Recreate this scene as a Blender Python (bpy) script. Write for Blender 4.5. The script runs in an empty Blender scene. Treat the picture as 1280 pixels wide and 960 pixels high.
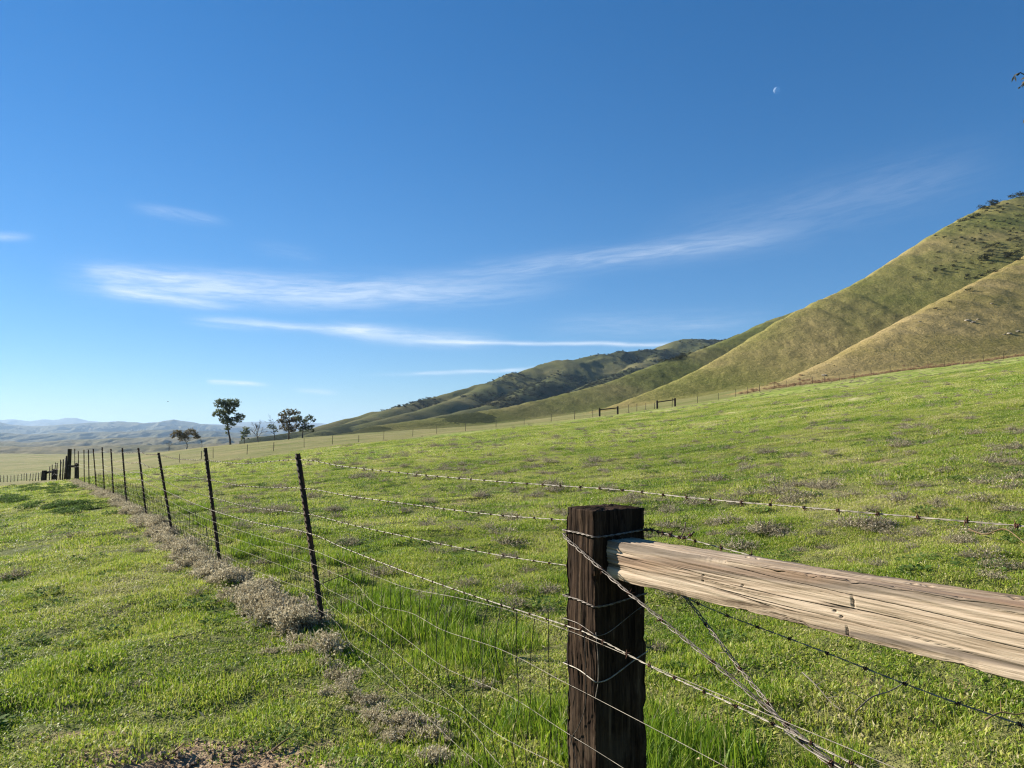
import bpy, math, random
import numpy as np
from mathutils import Vector, Matrix

random.seed(7)
RNG = np.random.default_rng(7)
PI = math.pi
SC = bpy.context.scene
COL = SC.collection

# ------------------------------------------------------------------ camera frame
CAMZ = 1.6
FPX = 960.0
PITCH = math.atan(60.0 / 960.0)
cP, sP = math.cos(PITCH), math.sin(PITCH)

def ray(px, py):
    a, b = (px - 640) / FPX, (480 - py) / FPX
    return a, cP - sP * b, sP + cP * b

def at(px, py, Y):
    a, b, c = ray(px, py)
    return Vector((a / b * Y, Y, CAMZ + c / b * Y))

def uof(px, py=540):
    a, b, c = ray(px, py)
    return a / b

# ------------------------------------------------------------------ noise
_perm = np.random.default_rng(3).permutation(4096)
_ang = np.random.default_rng(4).random(4096) * 2 * PI
_gx, _gy = np.cos(_ang), np.sin(_ang)

def perlin(x, y, seed=0):
    x = np.asarray(x, float); y = np.asarray(y, float)
    xi = np.floor(x).astype(np.int64); yi = np.floor(y).astype(np.int64)
    xf, yf = x - xi, y - yi
    def g(ix, iy, dx, dy):
        h = _perm[(ix + _perm[(iy + seed * 131) & 4095]) & 4095]
        return _gx[h] * dx + _gy[h] * dy
    u = xf * xf * xf * (xf * (xf * 6 - 15) + 10)
    v = yf * yf * yf * (yf * (yf * 6 - 15) + 10)
    a = g(xi, yi, xf, yf); b = g(xi + 1, yi, xf - 1, yf)
    c = g(xi, yi + 1, xf, yf - 1); d = g(xi + 1, yi + 1, xf - 1, yf - 1)
    return ((a + (b - a) * u) + ((c + (d - c) * u) - (a + (b - a) * u)) * v) * 1.5

def fbm(x, y, octv=4, seed=0, gain=0.5):
    s = 0; a = 1.0
    for i in range(octv):
        s = s + a * perlin(x * 2 ** i, y * 2 ** i, seed + i * 7)
        a *= gain
    return s

def sstep(a, b, x):
    t = np.clip((np.asarray(x, float) - a) / (b - a), 0, 1)
    return t * t * (3 - 2 * t)

# ------------------------------------------------------------------ mesh helpers
def new_mesh(name, V, F, smooth=True, attrs=None, mats=(), matidx=None):
    """V (n,3); F: (m,k) array or list of such arrays"""
    me = bpy.data.meshes.new(name)
    V = np.asarray(V, np.float32)
    Fs = [np.asarray(f, np.int32) for f in (F if isinstance(F, list) else [F]) if len(f)]
    me.vertices.add(len(V)); me.vertices.foreach_set('co', V.ravel())
    loops = np.concatenate([f.ravel() for f in Fs])
    starts = []; s = 0
    for f in Fs:
        starts.append(s + np.arange(len(f)) * f.shape[1]); s += f.size
    starts = np.concatenate(starts).astype(np.int32)
    me.loops.add(len(loops)); me.loops.foreach_set('vertex_index', loops)
    me.polygons.add(len(starts)); me.polygons.foreach_set('loop_start', starts)
    if matidx is not None:
        me.polygons.foreach_set('material_index', np.asarray(matidx, np.int32))
    me.update(calc_edges=True)
    me.polygons.foreach_set('use_smooth', np.full(len(starts), bool(smooth)))
    for k, v in (attrs or {}).items():
        a = me.attributes.new(k, 'FLOAT', 'POINT')
        a.data.foreach_set('value', np.asarray(v, np.float32))
    for m in mats:
        me.materials.append(m)
    return me

def link(name, me, parent=None, loc=None, **props):
    o = bpy.data.objects.new(name, me)
    COL.objects.link(o)
    if parent is not None: o.parent = parent
    if loc is not None: o.location = loc
    for k, v in props.items(): o[k] = v
    return o

def thing(name, label, cat, loc=(0, 0, 0), group=None):
    o = bpy.data.objects.new(name, None); COL.objects.link(o)
    o.location = loc; o['label'] = label; o['category'] = cat
    o.empty_display_size = 0.2
    if group: o['group'] = group
    return o

class MB:
    def __init__(s): s.v = []; s.f3 = []; s.f4 = []; s.m3 = []; s.m4 = []; s.n = 0
    def add(s, V, F4=None, F3=None, mat=0):
        V = np.asarray(V, float).reshape(-1, 3)
        if F4 is not None and len(F4):
            s.f4.append(np.asarray(F4, np.int32) + s.n); s.m4.append(np.full(len(F4), mat))
        if F3 is not None and len(F3):
            s.f3.append(np.asarray(F3, np.int32) + s.n); s.m3.append(np.full(len(F3), mat))
        s.v.append(V); s.n += len(V)
    def box(s, lo, hi, M=None, mat=0):
        x0, y0, z0 = lo; x1, y1, z1 = hi
        V = [(x0, y0, z0), (x1, y0, z0), (x1, y1, z0), (x0, y1, z0), (x0, y0, z1), (x1, y0, z1), (x1, y1, z1), (x0, y1, z1)]
        if M is not None: V = [tuple(M @ Vector(p)) for p in V]
        s.add(V, [(0, 3, 2, 1), (4, 5, 6, 7), (0, 1, 5, 4), (1, 2, 6, 5), (2, 3, 7, 6), (3, 0, 4, 7)], mat=mat)
    def tube(s, P, r, k=5, mat=0, cap=True):
        P = np.asarray(P, float); n = len(P)
        r = np.broadcast_to(np.asarray(r, float), (n,))
        T = np.gradient(P, axis=0); T /= np.linalg.norm(T, axis=1, keepdims=True) + 1e-12
        up = np.array([0, 0, 1.0]) if abs(T[:, 2]).mean() < 0.85 else np.array([0.31, 0.95, 0.0])
        A = np.cross(T, up); A /= np.linalg.norm(A, axis=1, keepdims=True) + 1e-12
        B = np.cross(A, T)
        th = np.arange(k) / k * 2 * PI
        V = P[:, None] + r[:, None, None] * (A[:, None] * np.cos(th)[None, :, None] + B[:, None] * np.sin(th)[None, :, None])
        i = np.arange(n - 1)[:, None]; j = np.arange(k)[None]
        F = np.stack([i * k + j, i * k + (j + 1) % k, (i + 1) * k + (j + 1) % k, (i + 1) * k + j], -1).reshape(-1, 4)
        V = V.reshape(-1, 3)
        F3 = []
        if cap:
            V = np.vstack([V, P[:1], P[-1:]]); c0 = n * k
            for q in range(k):
                F3.append((c0, (q + 1) % k, q)); F3.append((c0 + 1, (n - 1) * k + q, (n - 1) * k + (q + 1) % k))
        s.add(V, F, F3, mat)
    def mesh(s, name, mats, smooth=True, attrs=None):
        Fs = []; mi = []
        if s.f4: Fs.append(np.concatenate(s.f4)); mi.append(np.concatenate(s.m4))
        if s.f3: Fs.append(np.concatenate(s.f3)); mi.append(np.concatenate(s.m3))
        return new_mesh(name, np.vstack(s.v), Fs, smooth, attrs, mats, np.concatenate(mi))

def catmull(P, step):
    P = [np.asarray(p, float) for p in P]
    P = [2 * P[0] - P[1]] + P + [2 * P[-1] - P[-2]]
    out = []
    for i in range(1, len(P) - 2):
        p0, p1, p2, p3 = P[i - 1:i + 3]
        n = max(2, int(np.linalg.norm(p2 - p1) / step))
        t = (np.arange(n) / n)[:, None]
        out.append(0.5 * (2 * p1 + (p2 - p0) * t + (2 * p0 - 5 * p1 + 4 * p2 - p3) * t ** 2 + (3 * p1 - p0 - 3 * p2 + p3) * t ** 3))
    out.append(P[-2][None])
    return np.vstack(out)

# ------------------------------------------------------------------ node helpers
class NT:
    def __init__(s, tree): s.t = tree; s.n = tree.nodes; s.l = tree.links
    def node(s, typ, **kw):
        nd = s.n.new(typ)
        for k, v in kw.items():
            if k.startswith('_'): setattr(nd, k[1:], v)
        return nd
    def set(s, sock, v):
        if isinstance(v, bpy.types.NodeSocket): s.l.new(v, sock)
        elif v is not None:
            if sock.type == 'RGBA' and len(v) == 3: v = (*v, 1)
            sock.default_value = v
    def math(s, op, a, b=None, c=None, clamp=False):
        nd = s.n.new('ShaderNodeMath'); nd.operation = op; nd.use_clamp = clamp
        s.set(nd.inputs[0], a)
        if b is not None: s.set(nd.inputs[1], b)
        if c is not None: s.set(nd.inputs[2], c)
        return nd.outputs[0]
    def mix(s, fac, a, b, blend='MIX'):
        nd = s.n.new('ShaderNodeMix'); nd.data_type = 'RGBA'; nd.blend_type = blend
        s.set(nd.inputs['Factor'], fac)
        s.set([i for i in nd.inputs if i.name == 'A' and i.type == 'RGBA'][0], a)
        s.set([i for i in nd.inputs if i.name == 'B' and i.type == 'RGBA'][0], b)
        return [o for o in nd.outputs if o.type == 'RGBA'][0]
    def noise(s, vec, scale, detail=3, rough=0.5, dist=0.0):
        nd = s.n.new('ShaderNodeTexNoise')
        if vec is not None: s.l.new(vec, nd.inputs['Vector'])
        nd.inputs['Scale'].default_value = scale; nd.inputs['Detail'].default_value = detail
        nd.inputs['Roughness'].default_value = rough; nd.inputs['Distortion'].default_value = dist
        return nd.outputs[0]
    def ramp(s, fac, stops, interp='LINEAR'):
        nd = s.n.new('ShaderNodeValToRGB'); s.set(nd.inputs[0], fac)
        e = nd.color_ramp.elements; nd.color_ramp.interpolation = interp
        while len(e) < len(stops): e.new(0.5)
        for k, (p, c) in enumerate(stops):
            e[k].position = p
            e[k].color = (c, c, c, 1) if isinstance(c, (int, float)) else (*c, 1)
        return nd.outputs[0]
    def mapr(s, v, a, b, c=0.0, d=1.0, smooth=True):
        nd = s.n.new('ShaderNodeMapRange'); s.set(nd.inputs[0], v)
        if smooth: nd.interpolation_type = 'SMOOTHSTEP'
        for k, x in zip((1, 2, 3, 4), (a, b, c, d)): nd.inputs[k].default_value = x
        return nd.outputs[0]
    def attr(s, name):
        nd = s.n.new('ShaderNodeAttribute'); nd.attribute_name = name
        return nd.outputs['Fac']
    def mapping(s, vec, scale=(1, 1, 1), rot=(0, 0, 0)):
        nd = s.n.new('ShaderNodeMapping'); s.l.new(vec, nd.inputs[0])
        nd.inputs['Scale'].default_value = scale; nd.inputs['Rotation'].default_value = rot
        return nd.outputs[0]
    def bump(s, h, strength=0.5, dist=0.02, nrm=None):
        nd = s.n.new('ShaderNodeBump'); nd.inputs['Strength'].default_value = strength
        nd.inputs['Distance'].default_value = dist; s.l.new(h, nd.inputs['Height'])
        if nrm is not None: s.l.new(nrm, nd.inputs['Normal'])
        return nd.outputs[0]

def mat_new(name):
    m = bpy.data.materials.new(name); m.use_nodes = True
    t = NT(m.node_tree); t.n.clear()
    out = t.n.new('ShaderNodeOutputMaterial')
    geo = t.n.new('ShaderNodeNewGeometry'); tc = t.n.new('ShaderNodeTexCoord')
    return m, t, out, geo.outputs['Position'], tc.outputs['Object']

def principled(t, out, col, rough=0.8, spec=0.2, metal=0.0, nrm=None):
    b = t.n.new('ShaderNodeBsdfPrincipled')
    t.set(b.inputs['Base Color'], col); t.set(b.inputs['Roughness'], rough)
    b.inputs['Specular IOR Level'].default_value = spec; t.set(b.inputs['Metallic'], metal)
    if nrm is not None: t.l.new(nrm, b.inputs['Normal'])
    t.l.new(b.outputs[0], out.inputs[0])
    return b

def leafy(t, out, col, trans=0.35, rough=0.5, spec=0.25, tcol=None):
    b = t.n.new('ShaderNodeBsdfPrincipled')
    t.set(b.inputs['Base Color'], col); b.inputs['Roughness'].default_value = rough
    b.inputs['Specular IOR Level'].default_value = spec
    tr = t.n.new('ShaderNodeBsdfTranslucent'); t.set(tr.inputs[0], tcol if tcol is not None else col)
    mx = t.n.new('ShaderNodeMixShader'); mx.inputs[0].default_value = trans
    t.l.new(b.outputs[0], mx.inputs[1]); t.l.new(tr.outputs[0], mx.inputs[2])
    t.l.new(mx.outputs[0], out.inputs[0])

# ------------------------------------------------------------------ materials
LUSH = (0.086, 0.178, 0.014); MID = (0.262, 0.368, 0.036); YEL = (0.460, 0.455, 0.082); STRAW = (0.56, 0.49, 0.28)
SOIL = (0.125, 0.085, 0.052)

def ground_tint(t, pos):
    """the same patches of lush, yellowish and dry growth for the ground and for the grass on it"""
    big = t.math('ADD', t.math('MULTIPLY', t.math('SUBTRACT', t.noise(pos, 0.30, 4, 0.6), .5), 1.7), .5)
    mid = t.noise(pos, 1.3, 3, 0.6)
    s = t.math('ADD', t.math('MULTIPLY', big, 0.55), t.math('MULTIPLY', mid, 0.45))
    return s

def m_grass(name='grass_blades', shift=0.0):
    m, t, out, pos, obj = mat_new(name)
    tint = t.attr('tint'); dead = t.attr('dead')
    s = ground_tint(t, pos)
    v = t.math('ADD', s, t.math('MULTIPLY', t.math('SUBTRACT', tint, 0.5 + shift), 0.34))
    col = t.ramp(v, [(0.32, LUSH), (0.47, MID), (0.62, YEL), (0.76, STRAW)])
    col = t.mix(dead, col, STRAW)
    tc = t.mix(0.25, col, (0.32, 0.42, 0.02))
    leafy(t, out, col, 0.42, 0.5, 0.13, tc)
    return m

def m_ground():
    m, t, out, pos, obj = mat_new('pasture')
    s = ground_tint(t, pos)
    fine = t.noise(pos, 9.0, 4, 0.65)
    v = t.math('ADD', t.math('MULTIPLY', s, 0.7), t.math('MULTIPLY', fine, 0.3))
    g = t.ramp(v, [(0.35, (0.078, 0.132, 0.014)), (0.46, (0.192, 0.262, 0.036)), (0.56, (0.320, 0.335, 0.095)), (0.66, (0.45, 0.41, 0.21))])
    # small dry tufts and dark leafy spots seen from afar
    sp = t.noise(pos, 2.4, 4, 0.7)
    g = t.mix(t.mapr(sp, 0.60, 0.70, 0, 0.55), g, (0.20, 0.165, 0.095))
    dk = t.noise(t.mapping(pos, (1, 1, 1), (0, 0, 1.0)), 1.7, 3, 0.65)
    g = t.mix(t.mapr(dk, 0.60, 0.70, 0, 0.65), g, (0.040, 0.075, 0.012))
    th = t.ramp(t.noise(pos, 11, 4, .7), [(.35, (.050, .052, .020)), (.55, (.105, .100, .040)), (.7, (.19, .16, .08))])
    g = t.mix(t.math('MULTIPLY', t.attr('thatch'), .72), g, th)
    dry = t.attr('dry')
    tan = t.ramp(t.noise(pos, 0.05, 5, 0.65), [(0.35, (0.150, 0.165, 0.044)), (0.5, (0.205, 0.195, 0.068)), (0.65, (0.26, 0.225, 0.095))])
    tan = t.mix(t.mapr(t.noise(pos, 0.35, 4, 0.7), 0.52, 0.68, 0, 0.45), tan, (0.085, 0.095, 0.028))
    col = t.mix(dry, g, tan)
    soil = t.ramp(t.noise(pos, 14, 4, 0.7), [(0.35, (0.165, 0.108, 0.060)), (0.65, (0.40, 0.290, 0.175))])
    col = t.mix(t.attr('soil'), col, soil)
    h = t.math('ADD', t.noise(pos, 3.0, 5, 0.7), t.math('MULTIPLY', t.noise(pos, 22, 4, 0.7), 0.25))
    n = t.bump(h, 0.9, 0.16)
    principled(t, out, col, 0.9, 0.08, nrm=n)
    return m

def m_hill(name, c1, c2, c3, sc=0.03, scrub=0.0, ux=1.0):
    m, t, out, pos, obj = mat_new(name)
    a = t.noise(pos, sc, 6, 0.62)
    col = t.ramp(a, [(0.34, c1), (0.5, c2), (0.66, c3)])
    st = t.noise(t.mapping(pos, (0.35, 0.35, 1.6)), sc * 9, 5, 0.7)
    col = t.mix(t.mapr(st, 0.48, 0.68, 0, 0.28 if not scrub else .5), col, tuple(x * 0.62 for x in c2))
    fi = t.noise(pos, 0.65 * ux, 6, 0.85)
    col = t.mix(t.mapr(fi, 0.52, 0.64, 0, 0.50), col, tuple(x * 1.4 for x in c3))
    col = t.mix(t.mapr(fi, 0.48, 0.36, 0, 0.50), col, tuple(x * .6 for x in c1))
    if scrub:
        sc2 = t.math('MULTIPLY', t.attr('scrub'), 1.0)
        b = t.noise(pos, 0.06, 5, 0.8)
        f = t.mapr(t.math('ADD', b, t.math('MULTIPLY', t.math('SUBTRACT', sc2, 0.5), 0.55)), 0.52, 0.58, 0, scrub)
        col = t.mix(f, col, (0.030, 0.038, 0.016))
    h = t.math('ADD', t.noise(pos, 0.12, 6, 0.75), t.math('MULTIPLY', t.noise(pos, 0.55 * ux, 5, 0.8), 0.45))
    h = t.math('ADD', h, t.math('MULTIPLY', t.noise(t.mapping(pos, (.10, .10, 1.1)), 1.0 * ux, 3, .6), .22))
    n = t.bump(h, 0.7, 1.6)
    principled(t, out, col, 0.95, 0.03, nrm=n)
    return m

def m_simple(name, stops, scale=8, rough=0.8, spec=0.15, metal=0, bump=0.3, bd=0.01, stretch=None, detail=5):
    m, t, out, pos, obj = mat_new(name)
    v = obj if stretch is None else t.mapping(obj, stretch)
    n = t.noise(v, scale, detail, 0.65)
    col = t.ramp(n, stops)
    principled(t, out, col, rough, spec, metal, t.bump(n, bump, bd) if bump else None)
    return m

def m_weed(name, c0, c1, c2, trans=0.2):
    m, t, out, pos, obj = mat_new(name)
    v = t.math('ADD', t.math('MULTIPLY', t.attr('tint'), 0.6), t.math('MULTIPLY', t.noise(pos, 5, 3), 0.4))
    col = t.ramp(v, [(0.2, c0), (0.5, c1), (0.8, c2)])
    leafy(t, out, col, trans, 0.75, 0.08)
    return m

M_GRASS = m_grass(); M_TALL = m_grass('lush_grass', .45); M_GROUND = m_ground()
M_WEED = m_weed('dry_weed', (0.10, 0.080, 0.048), (0.34, 0.29, 0.19), (0.64, 0.56, 0.40), 0.25)
M_DRIFT = m_weed('bleached_tumbleweed', (0.14, 0.112, 0.062), (0.42, 0.36, 0.228), (0.68, 0.61, 0.43), 0.35)
M_DKLEAF = m_weed('leafy_forb', (0.060, 0.105, 0.020), (0.110, 0.180, 0.038), (0.180, 0.26, 0.070), 0.40)
M_EUC = m_weed('eucalyptus_leaf', (0.050, 0.066, 0.028), (0.115, 0.140, 0.060), (0.21, 0.235, 0.115), 0.45)
M_EUCR = m_weed('rusty_leaf', (0.055, 0.058, 0.026), (0.140, 0.122, 0.058), (0.25, 0.19, 0.105), 0.45)
M_SHRUB = m_weed('hill_scrub', (0.018, 0.022, 0.010), (0.040, 0.046, 0.020), (0.085, 0.080, 0.036), 0.15)
M_RED = m_weed('russet_brush', (0.20, 0.125, 0.070), (0.36, 0.235, 0.130), (0.50, 0.36, 0.21), 0.45)
M_LITTER = m_weed('dead_leaf', (0.22, 0.15, 0.08), (0.42, 0.33, 0.20), (0.66, 0.56, 0.40), 0.2)
M_BARK = m_simple('bark', [(0.35, (0.055, 0.042, 0.032)), (0.65, (0.13, 0.105, 0.08))], 6, 0.9)
M_BARKP = m_simple('pale_bark', [(0.35, (0.20, 0.18, 0.155)), (0.65, (0.46, 0.43, 0.39))], 4, 0.8)
M_DEADWOOD = m_simple('dead_wood', [(0.35, (0.10, 0.085, 0.07)), (0.65, (0.22, 0.19, 0.16))], 6, 0.9)
M_TPOST = m_simple('rusty_steel', [(0.36, (0.014, 0.011, 0.010)), (0.48, (0.034, 0.020, 0.015)), (0.60, (0.105, 0.044, 0.026))], 14, 0.75, 0.3, 0.0, 0.3, 0.004, (1, 1, 0.35))
M_WIRE = m_simple('galvanised_wire', [(0.35, (0.14, 0.120, 0.092)), (0.6, (0.34, 0.30, 0.235))], 30, 0.5, 0.5, 0.25, 0)
M_OLDWIRE = m_simple('weathered_wire', [(0.35, (0.060, 0.045, 0.034)), (0.6, (0.22, 0.185, 0.150))], 40, 0.55, 0.4, 0.25, 0)
M_LINE = m_simple('dull_line_wire', [(0.35, (0.10, 0.085, 0.065)), (0.6, (0.32, 0.28, 0.22))], 18, 0.6, 0.3, 0.2, 0)
M_NET = m_simple('dark_netting_wire', [(0.35, (0.022, 0.018, 0.014)), (0.6, (0.060, 0.050, 0.042))], 20, 0.6, 0.3, 0.2, 0)
M_BARB = m_simple('rusty_barb', [(0.35, (0.045, 0.022, 0.014)), (0.6, (0.14, 0.065, 0.040))], 60, 0.8, 0.2, 0.0, 0)
M_ROCK = m_simple('pale_rock', [(0.35, (0.24, 0.20, 0.15)), (0.65, (0.46, 0.41, 0.33))], 1.2, 0.9)
M_DARKPOST = m_simple('dark_timber', [(0.35, (0.018, 0.014, 0.011)), (0.65, (0.060, 0.044, 0.032))], 9, 0.85, 0.2, 0, 0.4, 0.01, (1, 1, 0.15))

def m_postwood():
    m, t, out, pos, obj = mat_new('creosote_timber')
    g = t.noise(t.mapping(obj, (2.2, 60, 60)), 1.0, 6, 0.68, 0.4)
    f = t.noise(t.mapping(obj, (9, 170, 170)), 1.0, 4, 0.7)
    w = t.noise(obj, 7, 5, 0.6)
    col = t.ramp(t.math('ADD', t.math('MULTIPLY', g, 0.7), t.math('MULTIPLY', f, 0.3)),
                 [(0.34, (0.005, 0.0034, 0.0026)), (0.46, (0.022, 0.0135, 0.0085)), (0.56, (0.050, 0.031, 0.019)), (0.70, (0.140, 0.096, 0.058))])
    # paler wear towards the foot of the left face
    z = t.n.new('ShaderNodeSeparateXYZ'); t.l.new(obj, z.inputs[0])
    wear = t.math('MULTIPLY', t.mapr(z.outputs[0], 1.05, 0.55), t.mapr(w, 0.45, 0.62))
    col = t.mix(t.math('MULTIPLY', wear, 0.6), col, t.mix(0.35, col, (0.26, 0.19, 0.12)))
    col = t.mix(t.mapr(w, 0.50, 0.72, 0, 0.45), col, (0.030, 0.021, 0.015))
    h = t.math('ADD', t.math('MULTIPLY', g, 1.0), t.math('MULTIPLY', f, 0.5))
    principled(t, out, col, 0.9, 0.06, nrm=t.bump(h, 0.9, 0.006))
    return m

def m_railwood():
    m, t, out, pos, obj = mat_new('silvered_timber')
    # local x runs along the rail; the grain runs slightly across it
    v = t.mapping(obj, (1, 1, 1), (0, 0.035, 0))
    warp = t.noise(t.mapping(v, (1.6, 6, 6)), 1.0, 3, 0.5)
    g = t.noise(t.mapping(v, (1.0, 36, 36)), 1.0, 6, 0.62, 0.2)
    f = t.noise(t.mapping(v, (5.0, 190, 190)), 1.0, 4, 0.7, 0.2)
    band = t.noise(t.mapping(v, (0.55, 15, 15)), 1.0, 3, 0.5, 0.25)
    col = t.ramp(t.math('ADD', t.math('MULTIPLY', g, 0.6), t.math('MULTIPLY', f, 0.4)),
                 [(0.36, (0.100, 0.068, 0.042)), (0.45, (0.30, 0.225, 0.150)), (0.54, (0.435, 0.340, 0.238)), (0.66, (0.53, 0.43, 0.312))])
    col = t.mix(t.mapr(band, 0.50, 0.60, 0, 0.80), col, (0.125, 0.100, 0.078))
    red = t.noise(t.mapping(v, (0.9, 9, 9)), 1.0, 3, 0.5, 0.3)
    col = t.mix(t.mapr(red, 0.56, 0.68, 0, 0.45), col, (0.33, 0.195, 0.11))
    crack = t.attr('crack')
    col = t.mix(crack, col, (0.030, 0.021, 0.014))
    h = t.math('ADD', t.math('MULTIPLY', g, 0.8), t.math('MULTIPLY', f, 0.6))
    principled(t, out, col, 0.85, 0.12, nrm=t.bump(h, 0.8, 0.004))
    return m

# ------------------------------------------------------------------ terrain function
_PX = [-320, 0, 83, 208, 304, 400, 640, 832, 957, 1280, 1600]
_U = np.array([(p - 640) / 960 for p in _PX])
_YR = np.array([0.5, 3, 6, 10, 20, 40, 70, 105, 145, 200, 270, 400, 600, 1000, 2000, 5000, 12000, 60000.])
_T = np.array([
    [0, -.05, -.15, -.3, -.7, -1.5, -3.4, -5.8, -8.5, -10, -12, -15, -19, -24, -58, -90, -115, -125],
    [0, -.05, -.10, -.25, -.6, -1.25, -3.4, -5.7, -8, -9.7, -11.5, -15, -19, -24, -58, -90, -115, -125],
    [0, 0, -.05, -.15, -.32, -.78, -2.5, -4.9, -7.5, -9, -10.5, -14.5, -18.5, -24, -58, -90, -115, -125],
    [0, 0, -.05, -.10, -.2, -.45, -1.4, -2.9, -3.6, -3.8, -4.0, -9, -16, -23, -58, -90, -115, -125],
    [0, 0, 0, -.05, -.1, -.2, -.8, -1.75, -2.0, -2.0, -1.9, -5, -13, -22, -56, -90, -115, -125],
    [0, 0, 0, 0, .05, .05, 0, -.5, -.5, -.1, .5, -.5, -6, -17, -50, -85, -115, -125],
    [0, 0, 0, .1, .3, .8, 1.6, 2.1, 2.6, 3.3, 4.2, 6, 8, 6, 0, -20, -40, -40],
    [0, .03, .1, .2, .55, 1.4, 2.8, 4.3, 6, 8.5, 12, 18, 25, 25, 15, -10, -40, -40],
    [0, .05, .15, .35, .9, 2.2, 4.2, 6.5, 9.2, 13, 18, 26, 32, 30, 20, 0, -40, -40],
    [0, .10, .35, .75, 1.8, 4.0, 7.3, 11.1, 15.5, 21, 27, 34, 38, 35, 25, 0, -40, -40],
    [0, .15, .5, 1.1, 2.6, 5.8, 10.5, 16, 22, 29, 34, 38, 40, 35, 25, 0, -40, -40]])
# resample to a fine grid and smooth it
_ug = np.linspace(-1, 1, 161); _lg = np.linspace(math.log(0.5), math.log(60000), 300)
def _tab():
    A = np.array([np.interp(_lg, np.log(_YR), row) for row in _T])
    G = np.array([np.interp(_ug, _U, A[:, j]) for j in range(A.shape[1])]).T
    def blur(G, k, ax):
        ker = np.exp(-0.5 * (np.arange(-3 * k, 3 * k + 1) / k) ** 2); ker /= ker.sum()
        P = np.pad(G, [(3 * k, 3 * k) if a == ax else (0, 0) for a in (0, 1)], mode='edge')
        return np.apply_along_axis(lambda r: np.convolve(r, ker, 'valid'), ax, P)
    return blur(blur(G, 4, 0), 5, 1)
_G = _tab()

def base_z(X, Y):
    X = np.asarray(X, float); Y = np.asarray(Y, float)
    th = np.arctan2(X, Y); R = np.hypot(X, Y) + 1e-6
    tc = np.clip(th, -PI / 4, PI / 4)
    u = np.tan(tc); D = np.clip(R * np.cos(tc), 0.5, 59000)
    fu = np.clip((u + 1) / 2 * 160, 0, 159.999); fl = np.clip((np.log(D) - _lg[0]) / (_lg[1] - _lg[0]), 0, 298.999)
    i = fu.astype(int); j = fl.astype(int); a = fu - i; b = fl - j
    z = (_G[i, j] * (1 - a) + _G[i + 1, j] * a) * (1 - b) + (_G[i, j + 1] * (1 - a) + _G[i + 1, j + 1] * a) * b
    w = 1 - sstep(math.radians(60), math.radians(130), np.abs(th))
    return z * w * sstep(0.2, 2.5, R) + 0 * z

def hummock(X, Y):
    R = np.hypot(X, Y)
    a = 0.060 * fbm(X * 0.55, Y * 0.55, 3, 11) + 0.030 * fbm(X * 1.9, Y * 1.9, 2, 21) + 0.022 * np.abs(fbm(X * 2.7, Y * 2.7, 2, 25)) * (1 - sstep(40, 70, R))
    b = 0.22 * fbm(X * 0.07, Y * 0.07, 3, 31) * sstep(15, 60, R)
    c = 1.6 * fbm(X * 0.008, Y * 0.008, 3, 41) * sstep(260, 700, R)
    return a * (1 - 0.6 * sstep(60, 160, R)) + b + c

def gz(X, Y):
    return base_z(X, Y) + hummock(X, Y)

def gzf(x, y):
    return float(gz(np.array([x]), np.array([y]))[0])

# ------------------------------------------------------------------ fence line geometry
DIR = np.array([0.492, -0.871, 0]); DIR /= np.linalg.norm(DIR)      # along the fence, towards the camera's right
NRM = np.array([-0.871, -0.492, 0]); NRM /= np.linalg.norm(NRM)     # towards the camera's side
POST_C = np.array([0.3505, 2.919, 0.0])
# T-posts: foot pixel x, distance, foot pixel y, top pixel x, y
TP = [(402, 6.3, 787, 370, 567), (275, 9.3, 712, 255, 560), (214.5, 13.0, 670, 197, 566), (182, 16.4, 645, 172, 560),
      (158, 19.8, 630, 152, 560), (141.5, 22.8, 624, 138, 561), (130, 25.3, 620, 127, 559), (120, 28.5, 613, 116, 561),
      (111, 31, 610, 110, 562), (105, 34, 606, 104.5, 562), (98, 38, 600, 97.5, 564), (93.5, 41, 598, 93, 561)]
CORNER = (89, 44.0)
TPOS = []
for (bx, Y, by, tx, ty) in TP:
    X = uof(bx, by) * Y
    z = gzf(X, Y)
    top = at(tx, ty, Y)
    TPOS.append((np.array([X, Y, z]), np.array(top)))

def soil_mask(X, Y):
    m = 0.55 * sstep(0.45, 1.0, fbm(X * 1.3, Y * 1.3, 3, 52) + 0.5 * fbm(X * 4, Y * 4, 3, 55))
    m *= 1 - 0.6 * sstep(25, 70, np.hypot(X, Y))
    d = np.hypot((X + 1.48) / 0.66, (Y - 3.80) / 0.30) + 0.35 * fbm(X * 2.5, Y * 2.5, 3, 61)
    m = np.maximum(m, 1 - sstep(0.75, 1.15, d))
    d2 = np.hypot((X + 2.3) / 0.35, (Y - 4.2) / 0.10) + 0.3 * fbm(X * 3, Y * 3, 2, 63)
    m = np.maximum(m, 0.8 * (1 - sstep(0.7, 1.2, d2)))
    return np.clip(m, 0, 1)

def dry_mask(X, Y):
    R = np.hypot(X, Y); u = X / np.maximum(Y, 1)
    # beyond the brow of the field the ground is drier
    brow = np.interp(u, [-1, -.6, -.45, -.35, -.25, 0, .2, .33, .667, 1], [44, 44, 58, 70, 80, 118, 124, 138, 158, 165])
    d = sstep(0.86, 1.08, Y / brow + 0.10 * fbm(X * 0.05, Y * 0.05, 3, 71))
    e = 0.85 * sstep(0.05, 0.55, fbm(X * 0.11, Y * 0.16, 3, 75)) * sstep(0.35, 0.9, Y / brow) * sstep(.15, .5, u)
    return np.clip(np.maximum(d, e * 0.7), 0, 1)

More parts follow.
